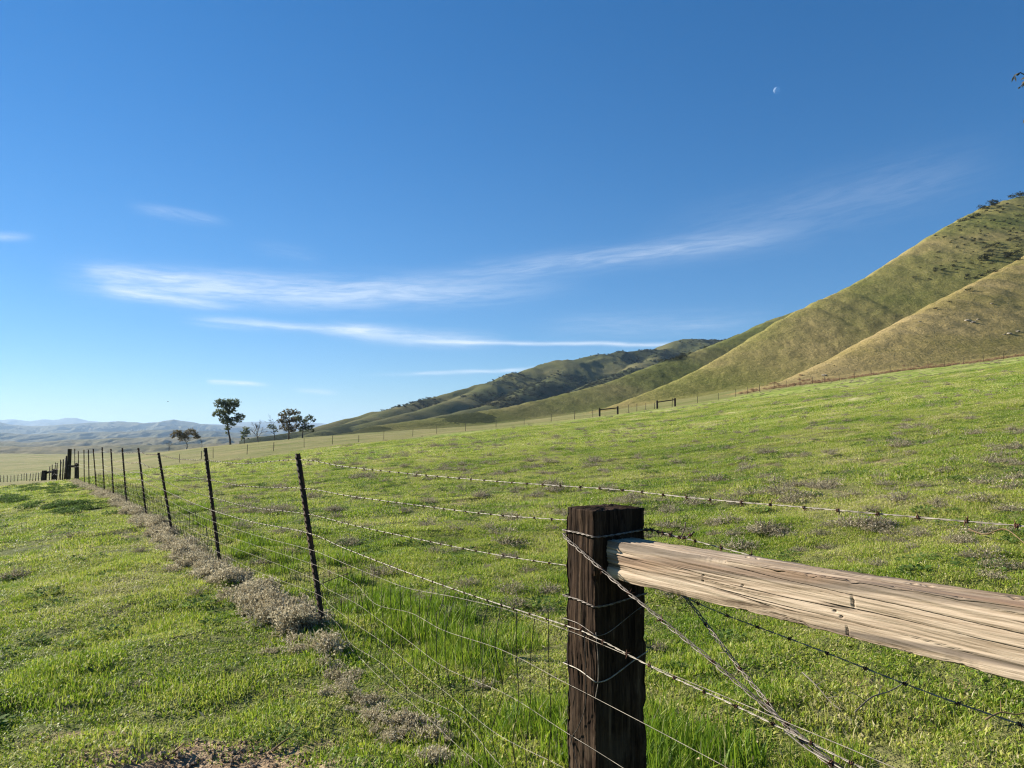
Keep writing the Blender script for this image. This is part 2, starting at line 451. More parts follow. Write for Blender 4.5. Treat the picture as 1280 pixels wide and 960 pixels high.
# ------------------------------------------------------------------ ground sheet
def build_ground():
    th_f = np.radians(np.linspace(-48, 48, 760))
    th_b = np.radians(np.linspace(48, 312, 100)[1:-1])
    th = np.concatenate([th_f, th_b])
    r1 = np.exp(np.linspace(math.log(0.5), math.log(170), 620))
    r2 = np.exp(np.linspace(math.log(170), math.log(48000), 120)[1:])
    R = np.concatenate([[0.05], r1, r2])
    RR, TT = np.meshgrid(R, th, indexing='ij')
    X = RR * np.sin(TT); Y = RR * np.cos(TT)
    Z = gz(X, Y)
    n, k = len(R), len(th)
    i = np.arange(n - 1)[:, None]; j = np.arange(k)[None]
    F = np.stack([i * k + j, (i + 1) * k + j, (i + 1) * k + (j + 1) % k, i * k + (j + 1) % k], -1).reshape(-1, 4)[:, ::-1]
    V = np.stack([X, Y, Z], -1).reshape(-1, 3)
    me = new_mesh('pasture', V, F, True, {'soil': soil_mask(V[:, 0], V[:, 1]), 'dry': dry_mask(V[:, 0], V[:, 1]), 'thatch': 1 - sstep(26, 38, np.hypot(V[:, 0], V[:, 1]))}, [M_GROUND])
    link('ground', me, kind='structure')
build_ground()

# ------------------------------------------------------------------ hills on the right and in the middle distance
HR = {
    'H1': dict(p=[(1600, 150, 540), (1400, 255, 400), (1280, 322, 330), (1200, 362, 285), (1130, 400, 250), (1060, 443, 220), (1000, 476, 195), (955, 495, 180)], s=.50, sb=.9, w=9, n=.03, line=(134.1, 1.073), ext=.55),
    'H2': dict(p=[(1600, 215, 800), (1450, 215, 720), (1280, 243, 600), (1235, 255, 570), (1180, 285, 530), (1130, 318, 490), (1080, 350, 450), (1006, 383, 410),
                  (953, 417, 370), (914, 442, 340), (869, 467, 305), (826, 486, 280), (784, 505, 262)], s=.52, sb=1.0, w=11, n=.025, line=(240.8, 1.068), ext=.55),
    'H3': dict(p=[(1100, 362, 960), (1060, 368, 900), (981, 393, 800), (939, 412, 740), (902, 427, 690), (869, 439, 650), (826, 452, 600), (756, 479, 520), (700, 493, 460),
                  (640, 507, 420), (555, 520, 370), (480, 532, 340)], s=.42, sb=.8, w=14, n=.22, line=(326., .80), ext=1.0),
}
H4 = [[(1200, 380, 2600), (1000, 412, 2100), (902, 425, 1900), (860, 424, 1800), (832, 436, 1720), (804, 438, 1660), (756, 440, 1600), (728, 448, 1550), (699, 451, 1500),
       (672, 460, 1450), (646, 466, 1400), (599, 481, 1300), (552, 494, 1200), (505, 506, 1100), (470, 514, 1040), (442, 522, 1000), (415, 529, 960), (399, 533, 940), (330, 545, 880)],
      [(728, 448, 1550), (690, 472, 1330), (650, 492, 1120), (600, 508, 930), (540, 522, 780)],
      [(832, 436, 1720), (800, 456, 1400), (765, 474, 1150), (720, 490, 950)],
      [(625, 474, 1350), (580, 496, 1130), (530, 511, 950), (470, 526, 800)],
      [(505, 506, 1100), (470, 519, 960), (435, 529, 820), (405, 538, 720)]]

def ridge_h(X, Y, P, s, w, wob, Lw=45, sb=None):
    best = np.full(X.shape, -1e9)
    for a, b in zip(P[:-1], P[1:]):
        d = b[:2] - a[:2]; L2 = d @ d
        t = np.clip(((X - a[0]) * d[0] + (Y - a[1]) * d[1]) / L2, 0, 1)
        dist = np.hypot(X - a[0] - t * d[0], Y - a[1] - t * d[1])
        dist = dist + wob * Lw * (1 - np.exp(-dist / Lw))
        se = s if sb is None else np.where(d[0] * (Y - a[1]) - d[1] * (X - a[0]) > 0, sb, s)    # the far flank is steeper
        z = a[2] + (b[2] - a[2]) * t - se * (np.sqrt(dist ** 2 + w * w) - w)
        best = np.maximum(best, z)
    return best

def build_hills():
    th = np.concatenate([np.arctan((np.arange(300, 1290, 1.15) - 640) / 960), np.arctan((np.arange(1290, 1620, 4.) - 640) / 960)])
    R = np.exp(np.linspace(math.log(140), math.log(3600), 560))
    RR, TT = np.meshgrid(R, th, indexing='ij')
    X = RR * np.sin(TT); Y = RR * np.cos(TT)
    B = gz(X, Y)
    hs = []
    gul = 1 - np.abs(fbm(X * 0.006, Y * 0.006, 4, 81)) * 1.6
    for k in ('H1', 'H2', 'H3'):
        h = HR[k]
        qx = np.array([q[0] for q in h['p']][::-1], float); qy = np.array([q[1] for q in h['p']][::-1], float); qY = np.array([q[2] for q in h['p']][::-1], float)
        xs = np.linspace(qx[0], qx[-1], 240)
        ys = np.interp(xs, qx, qy)
        A, B0 = h['line']                       # a crest that runs straight in plan: Y = A / (B - u)
        Yl = np.interp(xs, qx, qY); uu = (xs - 640) / 960
        Ys = np.where(xs < 1285, A / np.maximum(B0 - uu, .2), 0)
        y1 = A / (B0 - (1285 - 640) / 960)
        Ys = np.where(xs >= 1285, y1 + (xs - 1285) * h['ext'], Ys)
        ker = np.exp(-0.5 * (np.arange(-8, 9) / 3.5) ** 2); ker /= ker.sum()
        ys = np.convolve(np.pad(ys, 8, mode='reflect', reflect_type='odd'), ker, 'valid')
        P = [np.array(at(a, b, c)) for a, b, c in zip(xs[::6], ys[::6], Ys[::6])]
        sc = {'H1': 0.012, 'H2': 0.009, 'H3': 0.011}[k]
        wob = np.clip(h['n'] * fbm(X * sc, Y * sc, 4, 91 + ord(k[1])), -.3, .6)
        z = ridge_h(X, Y, P, h['s'], h['w'], wob, 45, h['sb'])
        hgt = np.clip(z - B, 0, 60)
        z = z + 0.005 * hgt * fbm(X * 0.05, Y * 0.05, 4, 95) * 1.0 + 0.35 * fbm(X * .12, Y * .12, 3, 97) * sstep(0, 8, hgt)
        hs.append(z)
    z4 = np.full(X.shape, -1e9)
    for q, pl in enumerate(H4):
        P = [np.array(at(*p)) for p in pl]
        wob = np.clip(0.34 * fbm(X * 0.0042, Y * 0.0042, 5, 101 + q), -.5, .8)
        z4 = np.maximum(z4, ridge_h(X, Y, P, .40 if q == 0 else .45, 16, wob, 170))
    hg = np.clip(z4 - B, 0, 120)
    z4 += 0.06 * hg * (np.abs(fbm(X * 0.009, Y * 0.009, 4, 111)) - .35) * -1.0
    hs.append(z4)
    names = ['tan', 'green', 'back', 'scrubby']
    H = np.stack(hs)
    top = H.max(0); who = H.argmax(0)
    kk = 6.0
    S = np.maximum(top, B) + kk * np.log1p(np.exp(-np.abs(top - B) / kk)) * 0.5
    S = np.where(top > B, S, np.minimum(S, B + 3)) - 1.2
    keep = (S > B - 0.5)
    n, k = X.shape
    i = np.arange(n - 1)[:, None]; j = np.arange(k - 1)[None]
    F = np.stack([i * k + j, i * k + j + 1, (i + 1) * k + j + 1, (i + 1) * k + j], -1).reshape(-1, 4)
    kf = keep.ravel()[F].any(1); F = F[kf]
    wf = who.ravel()[F[:, 0]]
    V = np.stack([X, Y, S], -1).reshape(-1, 3)
    # scrub cover for the far hill: thick in hollows and near its crest
    scr = np.clip(0.56 + 0.9 * fbm(X * 0.0045, Y * 0.0045, 4, 121), 0, 1)
    PX = X / np.maximum(Y, 1) * 960 + 640
    mats = [m_hill('dry_hill_grass', (0.185, 0.162, 0.050), (0.262, 0.206, 0.080), (0.310, 0.238, 0.110), .020),
            m_hill('green_hill_grass', (0.132, 0.146, 0.036), (0.200, 0.184, 0.058), (0.285, 0.226, 0.092), .011),
            m_hill('back_hill_grass', (0.092, 0.110, 0.030), (0.135, 0.138, 0.045), (0.172, 0.154, 0.062), .012, 0.8),
            m_hill('scrubby_hill_grass', (0.066, 0.078, 0.028), (0.104, 0.106, 0.040), (0.150, 0.132, 0.058), .006, 0.8)]
    out = []
    for q in range(4):
        f = F[wf == q]
        used = np.unique(f); mp = -np.ones(len(V), int); mp[used] = np.arange(len(used))
        sq = scr.ravel()[used]
        if q == 2:
            sq = np.clip(0.12 + 0.75 * sstep(.15, .5, fbm(X.ravel()[used] * 0.011, Y.ravel()[used] * 0.011, 3, 131)), 0, 1)
        me = new_mesh('hill', V[used], mp[f], True, {'scrub': sq}, [mats[q]])
        link('hill', me, kind='structure')
        out.append((V[used], mp[f], sq))
    return out, (X, Y, S, who)
HILLS, HGRID = build_hills()

_HTH = np.arctan2(HGRID[0][0], HGRID[1][0])
def hill_zv(x, y):
    X, Y, S, who = HGRID
    r = np.hypot(x, y); thv = np.arctan2(x, y)
    i = np.clip(np.rint((np.log(r) - math.log(140)) / (math.log(3600) - math.log(140)) * 559), 0, 559).astype(int)
    j = np.clip(np.searchsorted(_HTH, thv), 0, len(_HTH) - 1)
    return np.maximum(S[i, j], gz(x, y)), who[i, j]

def hill_z(x, y):
    z, w = hill_zv(np.array([x]), np.array([y]))
    return float(z[0]), int(w[0])

def hill_hit(px, py, r0=145):
    """first point of the hills that the sight line through (px, py) meets"""
    a, b, c = ray(px, py)
    r = np.exp(np.linspace(math.log(r0), math.log(3500), 900))
    x, z = a / b * r, CAMZ + c / b * r
    hz, w = hill_zv(x, r)
    k = np.nonzero(hz >= z)[0]
    if not len(k): return None, -1
    k = k[0]
    return Vector((x[k], r[k], hz[k])), int(w[k])

# ------------------------------------------------------------------ distant ranges beyond the valley
def far_range(mat, crest, Yc, depth, foot_z, gull, seed, px0, px1, step=1.5, rise=1.0):
    pxs = np.arange(px0, px1 + step, step)
    cy = np.interp(pxs, [c[0] for c in crest], [c[1] for c in crest])
    u = (pxs - 640) / 960.0
    lam = Yc / 960.0
    cy = cy + 0.9 * fbm(pxs / 26.0, pxs * 0 + seed, 4, seed)
    zc = CAMZ + (540 - cy) / 960 * Yc
    vs = np.concatenate([np.linspace(0, 1, 60), np.linspace(1.08, 1.7, 8)])
    VV, UU = np.meshgrid(vs, np.arange(len(pxs)), indexing='ij')
    px = pxs[UU]
    Y = Yc - depth * (1 - VV)
    X = u[UU] * Yc + 0 * Y + (u[UU] * (Y - Yc)) * 0.9
    prof = np.where(VV <= 1, sstep(0, 1.12, VV) / sstep(0, 1.12, 1), 1 - (VV - 1) / 0.7)
    n1 = np.abs(fbm(X / (lam * 46), Y / (lam * 150), 4, seed + 3))
    n2 = fbm(X / (lam * 30), Y / (lam * 60), 4, seed + 9)
    h = (zc[UU] - foot_z) * prof
    env = np.sin(np.clip(VV, 0, 1) * PI) ** 0.8
    Z = foot_z + h * (1 - gull * env * (n1 * 1.4)) + (zc[UU] - foot_z) * 0.10 * env * n2
    n, k = VV.shape
    i = np.arange(n - 1)[:, None]; j = np.arange(k - 1)[None]
    F = np.stack([i * k + j, i * k + j + 1, (i + 1) * k + j + 1, (i + 1) * k + j], -1).reshape(-1, 4)
    me = new_mesh('far_hill', np.stack([X, Y, Z], -1).reshape(-1, 3), F, True, {'scrub': np.zeros(n * k)}, [mat])
    link('distant_hills', me, kind='structure')

MF = [m_hill('distant_slope', (0.085, 0.085, 0.040), (0.125, 0.115, 0.055), (0.165, 0.145, 0.075), .0016, ux=.02),
      m_hill('distant_plain', (0.105, 0.100, 0.040), (0.155, 0.135, 0.060), (0.20, 0.165, 0.085), .003, ux=.03)]
far_range(MF[0], [(-400, 527), (0, 525), (11, 524), (38, 526), (52, 524.5), (66, 525), (82, 522.5), (97, 523), (112, 526), (140, 529), (200, 531), (260, 530), (290, 530), (305, 528), (324, 526.5), (343, 527.5), (370, 528.5), (395, 529), (430, 531), (560, 536)],
          19500, 5000, -120, .45, 5, -300, 560, 2.0)
far_range(MF[0], [(-400, 528), (-60, 524), (0, 527.5), (19, 531), (40, 533), (80, 530.5), (120, 528), (157, 526.8), (180, 529), (199, 527), (217, 524.5), (230, 526), (240, 528), (252, 530), (279, 531.5), (320, 534), (380, 538), (460, 545)],
          11500, 4500, -115, .9, 15, -300, 460)
far_range(MF[0], [(-400, 543), (0, 541), (40, 543), (75, 541.5), (110, 540), (150, 540), (180, 538), (215, 537), (245, 538), (280, 540), (330, 542), (400, 548)],
          6800, 1500, -100, 1.1, 25, -300, 400)
far_range(MF[1], [(-400, 552), (0, 551.5), (40, 553), (80, 550), (140, 548), (170, 546.5), (200, 547), (240, 546), (270, 546), (300, 547), (330, 545), (360, 548), (420, 552)],
          4000, 1500, -86, .9, 35, -300, 420)
far_range(MF[1], [(-400, 558.5), (0, 558.5), (60, 558), (130, 557), (190, 556.5), (240, 555), (280, 554), (320, 553), (400, 556)],
          2300, 700, -66, .5, 45, -300, 400)

# ------------------------------------------------------------------ instancing for uncountable growth
def src_collection(name, meshes):
    c = bpy.data.collections.new(name)
    for k, me in enumerate(meshes):
        o = bpy.data.objects.new('%s_%02d' % (name, k), me); c.objects.link(o)
    return c

def scatter(name, pts, rot, scl, idx, coll, **props):
    me = bpy.data.meshes.new(name)
    me.vertices.add(len(pts)); me.vertices.foreach_set('co', np.asarray(pts, np.float32).ravel())
    a = me.attributes.new('rot', 'FLOAT_VECTOR', 'POINT'); a.data.foreach_set('vector', np.asarray(rot, np.float32).ravel())
    a = me.attributes.new('scl', 'FLOAT_VECTOR', 'POINT'); a.data.foreach_set('vector', np.asarray(scl, np.float32).ravel())
    a = me.attributes.new('pick', 'INT', 'POINT'); a.data.foreach_set('value', np.asarray(idx, np.int32))
    o = link(name, me, **props)
    g = bpy.data.node_groups.new(name, 'GeometryNodeTree')
    g.interface.new_socket('Geometry', in_out='INPUT', socket_type='NodeSocketGeometry')
    g.interface.new_socket('Geometry', in_out='OUTPUT', socket_type='NodeSocketGeometry')
    N = g.nodes; L = g.links
    gi = N.new('NodeGroupInput'); go = N.new('NodeGroupOutput')
    ci = N.new('GeometryNodeCollectionInfo'); ci.inputs['Collection'].default_value = coll
    ci.inputs['Separate Children'].default_value = True; ci.inputs['Reset Children'].default_value = True
    ip = N.new('GeometryNodeInstanceOnPoints'); ip.inputs['Pick Instance'].default_value = True
    def na(nm, ty):
        n = N.new('GeometryNodeInputNamedAttribute'); n.data_type = ty; n.inputs['Name'].default_value = nm
        return n.outputs['Attribute']
    L.new(gi.outputs[0], ip.inputs['Points']); L.new(ci.outputs[0], ip.inputs['Instance'])
    L.new(na('pick', 'INT'), ip.inputs['Instance Index'])
    L.new(na('rot', 'FLOAT_VECTOR'), ip.inputs['Rotation']); L.new(na('scl', 'FLOAT_VECTOR'), ip.inputs['Scale'])
    L.new(ip.outputs[0], go.inputs[0])
    md = o.modifiers.new('scatter', 'NODES'); md.node_group = g
    return o

def blades(rng, n, size, h0, h1, w, lean=0.6, dead=0.06, broad=0.25, disc=True, tuft=0.0):
    """a patch of n grass blades and small broad leaves"""
    if disc:
        r = size / 2 * np.sqrt(rng.random(n)); a = rng.random(n) * 2 * PI
        P = np.stack([r * np.cos(a), r * np.sin(a), np.zeros(n)], -1)
    else:
        P = np.stack([(rng.random(n) - .5) * size, (rng.random(n) - .5) * size, np.zeros(n)], -1)
    if tuft > 0:
        k = max(3, int(n / 14)); c = P[:k]; P = c[rng.integers(0, k, n)] * 1.0 + np.concatenate([rng.normal(0, tuft, (n, 2)), np.zeros((n, 1))], 1)
    hm = 0.75 + 0.5 * (perlin(P[:, 0] * 4 / size + 9, P[:, 1] * 4 / size, int(rng.integers(1, 50))) + .5)
    h = (h0 + (h1 - h0) * rng.random(n) ** 1.5) * hm
    az = rng.random(n) * 2 * PI; D = np.stack([np.cos(az), np.sin(az), np.zeros(n)], -1)
    wz = az + PI / 2 + rng.normal(0, .5, n); W = np.stack([np.cos(wz), np.sin(wz), np.zeros(n)], -1)
    ln = lean * rng.random(n)
    isb = rng.random(n) < broad
    ww = w * (0.6 + 0.8 * rng.random(n)); ww[isb] *= 2.6; h[isb] *= 0.55; ln[isb] = 0.5 + 0.9 * rng.random(isb.sum())
    pts = []
    for tt, wf in ((0, .8), (.55, 1.0), (1.0, 0)):
        c = P + D * (ln * h * tt ** 1.5)[:, None] + np.array([0, 0, 1.0]) * (h * tt * (1 - .28 * ln * tt))[:, None]
        if wf > 0:
            pts.append(c - W * (ww * wf / 2)[:, None]); pts.append(c + W * (ww * wf / 2)[:, None])
        else: pts.append(c)
    V = np.stack(pts, 1).reshape(-1, 3)
    b = np.arange(n)[:, None] * 5
    F4 = b + np.array([[0, 1, 3, 2]]); F3 = b + np.array([[2, 3, 4]])
    tint = np.repeat(rng.random(n), 5)
    dd = np.repeat((rng.random(n) < dead) * (0.5 + 0.5 * rng.random(n)), 5)
    return V, [F4, F3], {'tint': tint, 'dead': dd}

def patch(rng, name, *a, **k):
    V, F, A = blades(rng, *a, **k)
    return new_mesh(name, V, F, True, A, [M_TALL if name == 'tall_grass' else M_GRASS])

def normals_rot(X, Y, e):
    dx = (gz(X + e, Y) - gz(X - e, Y)) / (2 * e); dy = (gz(X, Y + e) - gz(X, Y - e)) / (2 * e)
    n = np.stack([-dx, -dy, np.ones_like(dx)], -1); n /= np.linalg.norm(n, axis=1, keepdims=True)
    ph = RNG.random(len(dx)) * 2 * PI
    a = np.stack([np.cos(ph), np.sin(ph), np.zeros_like(ph)], -1)
    a = a - n * (a * n).sum(1, keepdims=True); a /= np.linalg.norm(a, axis=1, keepdims=True)
    b = np.cross(n, a)                       # columns of the rotation: a, b, n
    return np.stack([np.arctan2(b[:, 2], n[:, 2]), -np.arcsin(np.clip(a[:, 2], -1, 1)), np.arctan2(a[:, 1], a[:, 0])], -1)

def jitter_points(R0, R1, sp, thmax=50):
    xs = np.arange(-R1, R1, sp); X, Y = np.meshgrid(xs, np.arange(-0.5, R1, sp))
    X = X.ravel() + (RNG.random(X.size) - .5) * sp; Y = Y.ravel() + (RNG.random(Y.size) - .5) * sp
    R = np.hypot(X, Y); th = np.degrees(np.abs(np.arctan2(X, Y)))
    m = (R > R0) & (R < R1) & ((th < thmax) | (R < 1.2))
    return X[m], Y[m]

def fence_dist(X, Y):
    """signed distance from the fence line (positive on the camera's side) and how far along from the big post"""
    dx, dy = X - POST_C[0], Y - POST_C[1]
    return dx * NRM[0] + dy * NRM[1], -(dx * DIR[0] + dy * DIR[1])

def scatter_grass():
    rng = np.random.default_rng(17)
    near = [patch(rng, 'turf', 680, .50, .014, .048, .0040, 1.0, .13, .45) for _ in range(5)]
    tall = [patch(rng, 'tall_grass', 420, .42, .07, .19, .0048, .7, .05, .12) for _ in range(4)]
    midp = [patch(rng, 'turf', 1200, 1.0, .016, .058, .0068, 1.0, .20, .40) for _ in range(4)]
    farp = [patch(rng, 'turf', 1100, 2.3, .02, .075, .018, 1.0, .26, .3) for _ in range(3)]
    C = src_collection('grass_patch', near + tall + midp + farp)
    P, Rr, S, I = [], [], [], []
    def put(X, Y, e, i0, n, s0, s1, hz=None):
        if not len(X): return
        Z = gz(X, Y) - .004
        P.append(np.stack([X, Y, Z], -1)); Rr.append(normals_rot(X, Y, e))
        s = s0 + (s1 - s0) * RNG.random(len(X)); h = s * (hz if hz is not None else 1)
        S.append(np.stack([s, s, h], -1)); I.append(i0 + RNG.integers(0, n, len(X)))
    X, Y = jitter_points(0.4, 12.5, .21)
    so = soil_mask(X, Y); k = RNG.random(len(X)) > so * 1.15 - 0.05
    X, Y = X[k], Y[k]
    hz = 0.55 + 0.75 * np.clip(fbm(X * 1.1, Y * 1.1, 3, 151) + .4, 0, 1.7)
    put(X, Y, .2, 0, 5, .85, 1.15, hz)
    # taller grass along the fence and behind the big post
    X, Y = jitter_points(1.0, 26, .26)
    d, al = fence_dist(X, Y)
    pr = np.exp(-((d + .55) / np.where(d > -.55, .30, .45)) ** 2) * np.interp(al, [-2.5, -.5, 3.6, 5, 20], [.5, .9, .9, .40, .2])
    cl = np.clip(fbm(X * .7, Y * .7, 3, 161) * 1.4 + .75, 0.1, 1.3)
    k = RNG.random(len(X)) < pr * cl * 0.95
    put(X[k], Y[k], .2, 5, 4, .7, 1.1, np.clip(.45 + .6 * cl[k], .4, 1.05))
    # lone taller tufts
    X, Y = jitter_points(1.5, 34, .5)
    k = (fbm(X * .5, Y * .5, 3, 171) > .34) & (RNG.random(len(X)) < .45)
    put(X[k], Y[k], .2, 5, 4, .5, .9, .60)
    X, Y = jitter_points(11.5, 38, .50)
    so = soil_mask(X, Y); k = RNG.random(len(X)) > so
    X, Y = X[k], Y[k]
    hz = 0.5 + 0.85 * np.clip(fbm(X * .8, Y * .8, 3, 151) + .4, 0, 1.8)
    put(X, Y, .4, 9, 4, .85, 1.2, hz)
    X, Y = jitter_points(34, 92, 1.3, 46)
    k = dry_mask(X, Y) < RNG.random(len(X)) * .9 + .1
    X, Y = X[k], Y[k]
    hz = 0.5 + 0.9 * np.clip(fbm(X * .35, Y * .35, 3, 151) + .4, 0, 1.8)
    put(X, Y, .8, 13, 3, .85, 1.2, hz)
    scatter('grass', np.vstack(P), np.vstack(Rr), np.vstack(S), np.concatenate(I), C, kind='stuff',
            label='short green pasture grass with yellow and straw coloured patches', category='grass')
scatter_grass()

# ------------------------------------------------------------------ dry weeds
def weed_arrays(rng, n, rad, hgt, leaf=0.010, stem=0.0025):
    """a low dome of short bent dry stems carrying small curled bits"""
    Vs, F4, tint = [], [], []
    c = 0
    for i in range(n):
        a = rng.random() * 2 * PI; rr = rad * math.sqrt(rng.random()); el = rng.random()
        base = np.array([rr * .75 * math.cos(a), rr * .75 * math.sin(a), 0])
        zt = hgt * (1 - (rr / rad) ** 2 * .75) * (0.15 + 1.05 * rng.random() ** 1.2)
        tip = np.array([rr * 1.05 * math.cos(a), rr * 1.05 * math.sin(a), zt]) + rng.normal(0, rad * .26, 3) * np.array([1, 1, .5])
        mid = (base + tip) / 2 + rng.normal(0, rad * .10, 3); mid[2] = abs(mid[2])
        w = np.array([-math.sin(a), math.cos(a), rng.normal(0, .5)]) * stem
        t0 = rng.random()
        Vs += [base - w, base + w, mid - w, mid + w, tip - w * .5, tip + w * .5]
        F4 += [(c, c + 1, c + 3, c + 2), (c + 2, c + 3, c + 5, c + 4)]; tint += [t0 * .6] * 6; c += 6
        for q in range(3):
            f = .45 + .55 * rng.random()
            p = mid + (tip - mid) * (f * 2 - 1) if f > .5 else base + (mid - base) * f * 2
            p = p + rng.normal(0, leaf * .7, 3)
            A = rng.normal(0, 1, 3); A /= np.linalg.norm(A); B = np.cross(A, rng.normal(0, 1, 3)); B /= np.linalg.norm(B) + 1e-9
            A = A * leaf * (0.6 + .8 * rng.random()); B = B * leaf * .45
            Vs += [p - A - B * .3, p + B, p + A, p - B]; F4 += [(c, c + 1, c + 2, c + 3)]
            tint += [.25 + .75 * rng.random()] * 4; c += 4
    V = np.array(Vs); V[:, 2] = np.maximum(V[:, 2], -0.01)
    return V, np.array(F4), np.array(tint)

_wr = np.random.default_rng(23)
WEED_ME = []
for k in range(5):
    V, F, T = weed_arrays(_wr, 120, .17, .13)
    V[:, 0] *= _wr.uniform(.8, 1.35)
    WEED_ME.append(new_mesh('dry_weed', V, F, False, {'tint': T}, [M_WEED]))
DRIFT_ME = []
for k in range(5):
    V, F, T = weed_arrays(_wr, 125, .17, .16, .018, .0032)
    DRIFT_ME.append(new_mesh('tumbleweed', V, F, False, {'tint': T}, [M_DRIFT]))

def dup(me, name, x, y, s, label, cat, group, dz=0.0, hs=1.0):
    o = link(name, me, None, (x, y, gzf(x, y) + dz), label=label, category=cat, group=group)
    o.rotation_euler = (0, 0, random.random() * 6.28); o.scale = (s, s, s * hs)
    return o

def ground_at(px, py, rmin=1.5, rmax=160):
    a, b, c = ray(px, py)
    rs = np.exp(np.linspace(math.log(rmin), math.log(rmax), 700))
    X = a / b * rs; Z = CAMZ + c / b * rs; G = gz(X, rs)
    k = np.argmax(G >= Z)
    return (float(X[k]), float(rs[k])) if (G >= Z).any() else None

def field_weeds():
    pts = []
    # those picked out in the photograph: pixel and width in pixels
    spots = [(640, 742, 46), (548, 756, 60), (545, 692, 34), (560, 770, 40), (478, 718, 40), (437, 682, 34), (415, 704, 26), (362, 692, 30), (352, 668, 24),
             (985, 672, 30), (1032, 660, 22), (1110, 678, 26), (1142, 686, 26), (1068, 703, 20), (1222, 626, 42), (1265, 612, 44), (1272, 600, 36), (968, 604, 34),
             (990, 609, 34), (945, 621, 32), (895, 601, 34), (1130, 625, 40), (1180, 592, 30), (1228, 605, 34), (1245, 708, 40), (1275, 712, 32), (1240, 722, 34),
             (1190, 676, 32), (1212, 679, 24), (760, 612, 26), (700, 642, 24), (690, 662, 20), (832, 672, 24), (890, 655, 26), (920, 630, 24), (1020, 640, 22),
             (610, 660, 26), (570, 690, 22), (600, 622, 22), (540, 600, 22), (505, 640, 22), (1040, 603, 26), (1100, 598, 26), (860, 560, 20), (930, 575, 20),
             (1010, 572, 22), (1090, 560, 20), (1160, 556, 20), (1240, 560, 22), (1260, 640, 34), (640, 700, 28), (585, 730, 28), (680, 690, 22), (660, 715, 24),
             (850, 745, 52), (880, 700, 30), (1000, 690, 22), (320, 640, 30), (290, 610, 26), (350, 610, 22), (420, 640, 24), (460, 660, 24), (300, 660, 34), (330, 705, 34),
             (1090, 640, 26), (1150, 610, 24), (1070, 620, 22), (18, 722, 40), (66, 667, 16), (96, 671, 30), (175, 690, 20), (248, 742, 30), (210, 700, 24)]
    for px, py, w in spots:
        g = ground_at(px, py)
        if g: pts.append((g[0], g[1], w / 960 * g[1] / .40))
    rng = np.random.default_rng(29)
    while len(pts) < 285:
        py = 700 - 165 * rng.random() ** .62; px = 230 + 1080 * rng.random()
        g = ground_at(px, py, 4)
        if not g or g[1] > 62 or g[1] < 6: continue
        d, al = fence_dist(np.array(g[0]), np.array(g[1]))
        if d > -.6: continue
        if fbm(np.array(g[0] * .22), np.array(g[1] * .22), 3, 191) < -.15: continue
        pts.append((g[0], g[1], rng.uniform(.4, 1.15) * (1 + g[1] / 80)))
    for k, (x, y, s) in enumerate(pts):
        s = min(max(s * 1.1, .35), 2.4)
        dup(WEED_ME[k % 5], 'dry_weed', x, y, s, 'low grey brown clump of dried weed in the green pasture', 'dry weed',
            'dried weed clumps dotted over the pasture', .002, .9)
    # the small fry between them
    X, Y = jitter_points(5, 46, .55)
    d, al = fence_dist(X, Y)
    kk = (d < -.5) & (RNG.random(len(X)) < np.clip(.20 + .42 * fbm(X * .35, Y * .35, 3, 193), 0.02, .7))
    X, Y = X[kk], Y[kk]; n = len(X); S = rng.uniform(.22, .70, n) * (1 + Y / 50)
    C = src_collection('small_weed', WEED_ME)
    scatter('small_dry_weeds', np.stack([X, Y, gz(X, Y) + .004], -1), np.stack([0 * S, 0 * S, rng.random(n) * 6], -1), np.stack([S, S, S], -1), rng.integers(0, 5, n), C,
            kind='stuff', label='scattered small grey tufts of dried growth between the larger clumps', category='dry weeds')
    # far ones too small to count
    P, S = [], []
    while len(P) < 900:
        u = rng.uniform(-.45, .75); Y = 45 + 85 * rng.random()
        x = u * Y
        if dry_mask(np.array(x), np.array(Y)) > .8 or fbm(np.array(x * .08), np.array(Y * .08), 3, 195) < -.1: continue
        P.append((x, Y)); S.append(rng.uniform(.7, 1.9))
    P = np.array(P); S = np.array(S)
    C = src_collection('far_weed_clump', WEED_ME)
    scatter('far_dry_weeds', np.stack([P[:, 0], P[:, 1], gz(P[:, 0], P[:, 1]) - .01], -1), np.stack([0 * S, 0 * S, rng.random(len(S)) * 6], -1),
            np.stack([S, S, S * .8], -1), rng.integers(0, 5, len(S)), C, kind='stuff', label='tiny grey weed specks far across the pasture', category='dry weeds')
field_weeds()

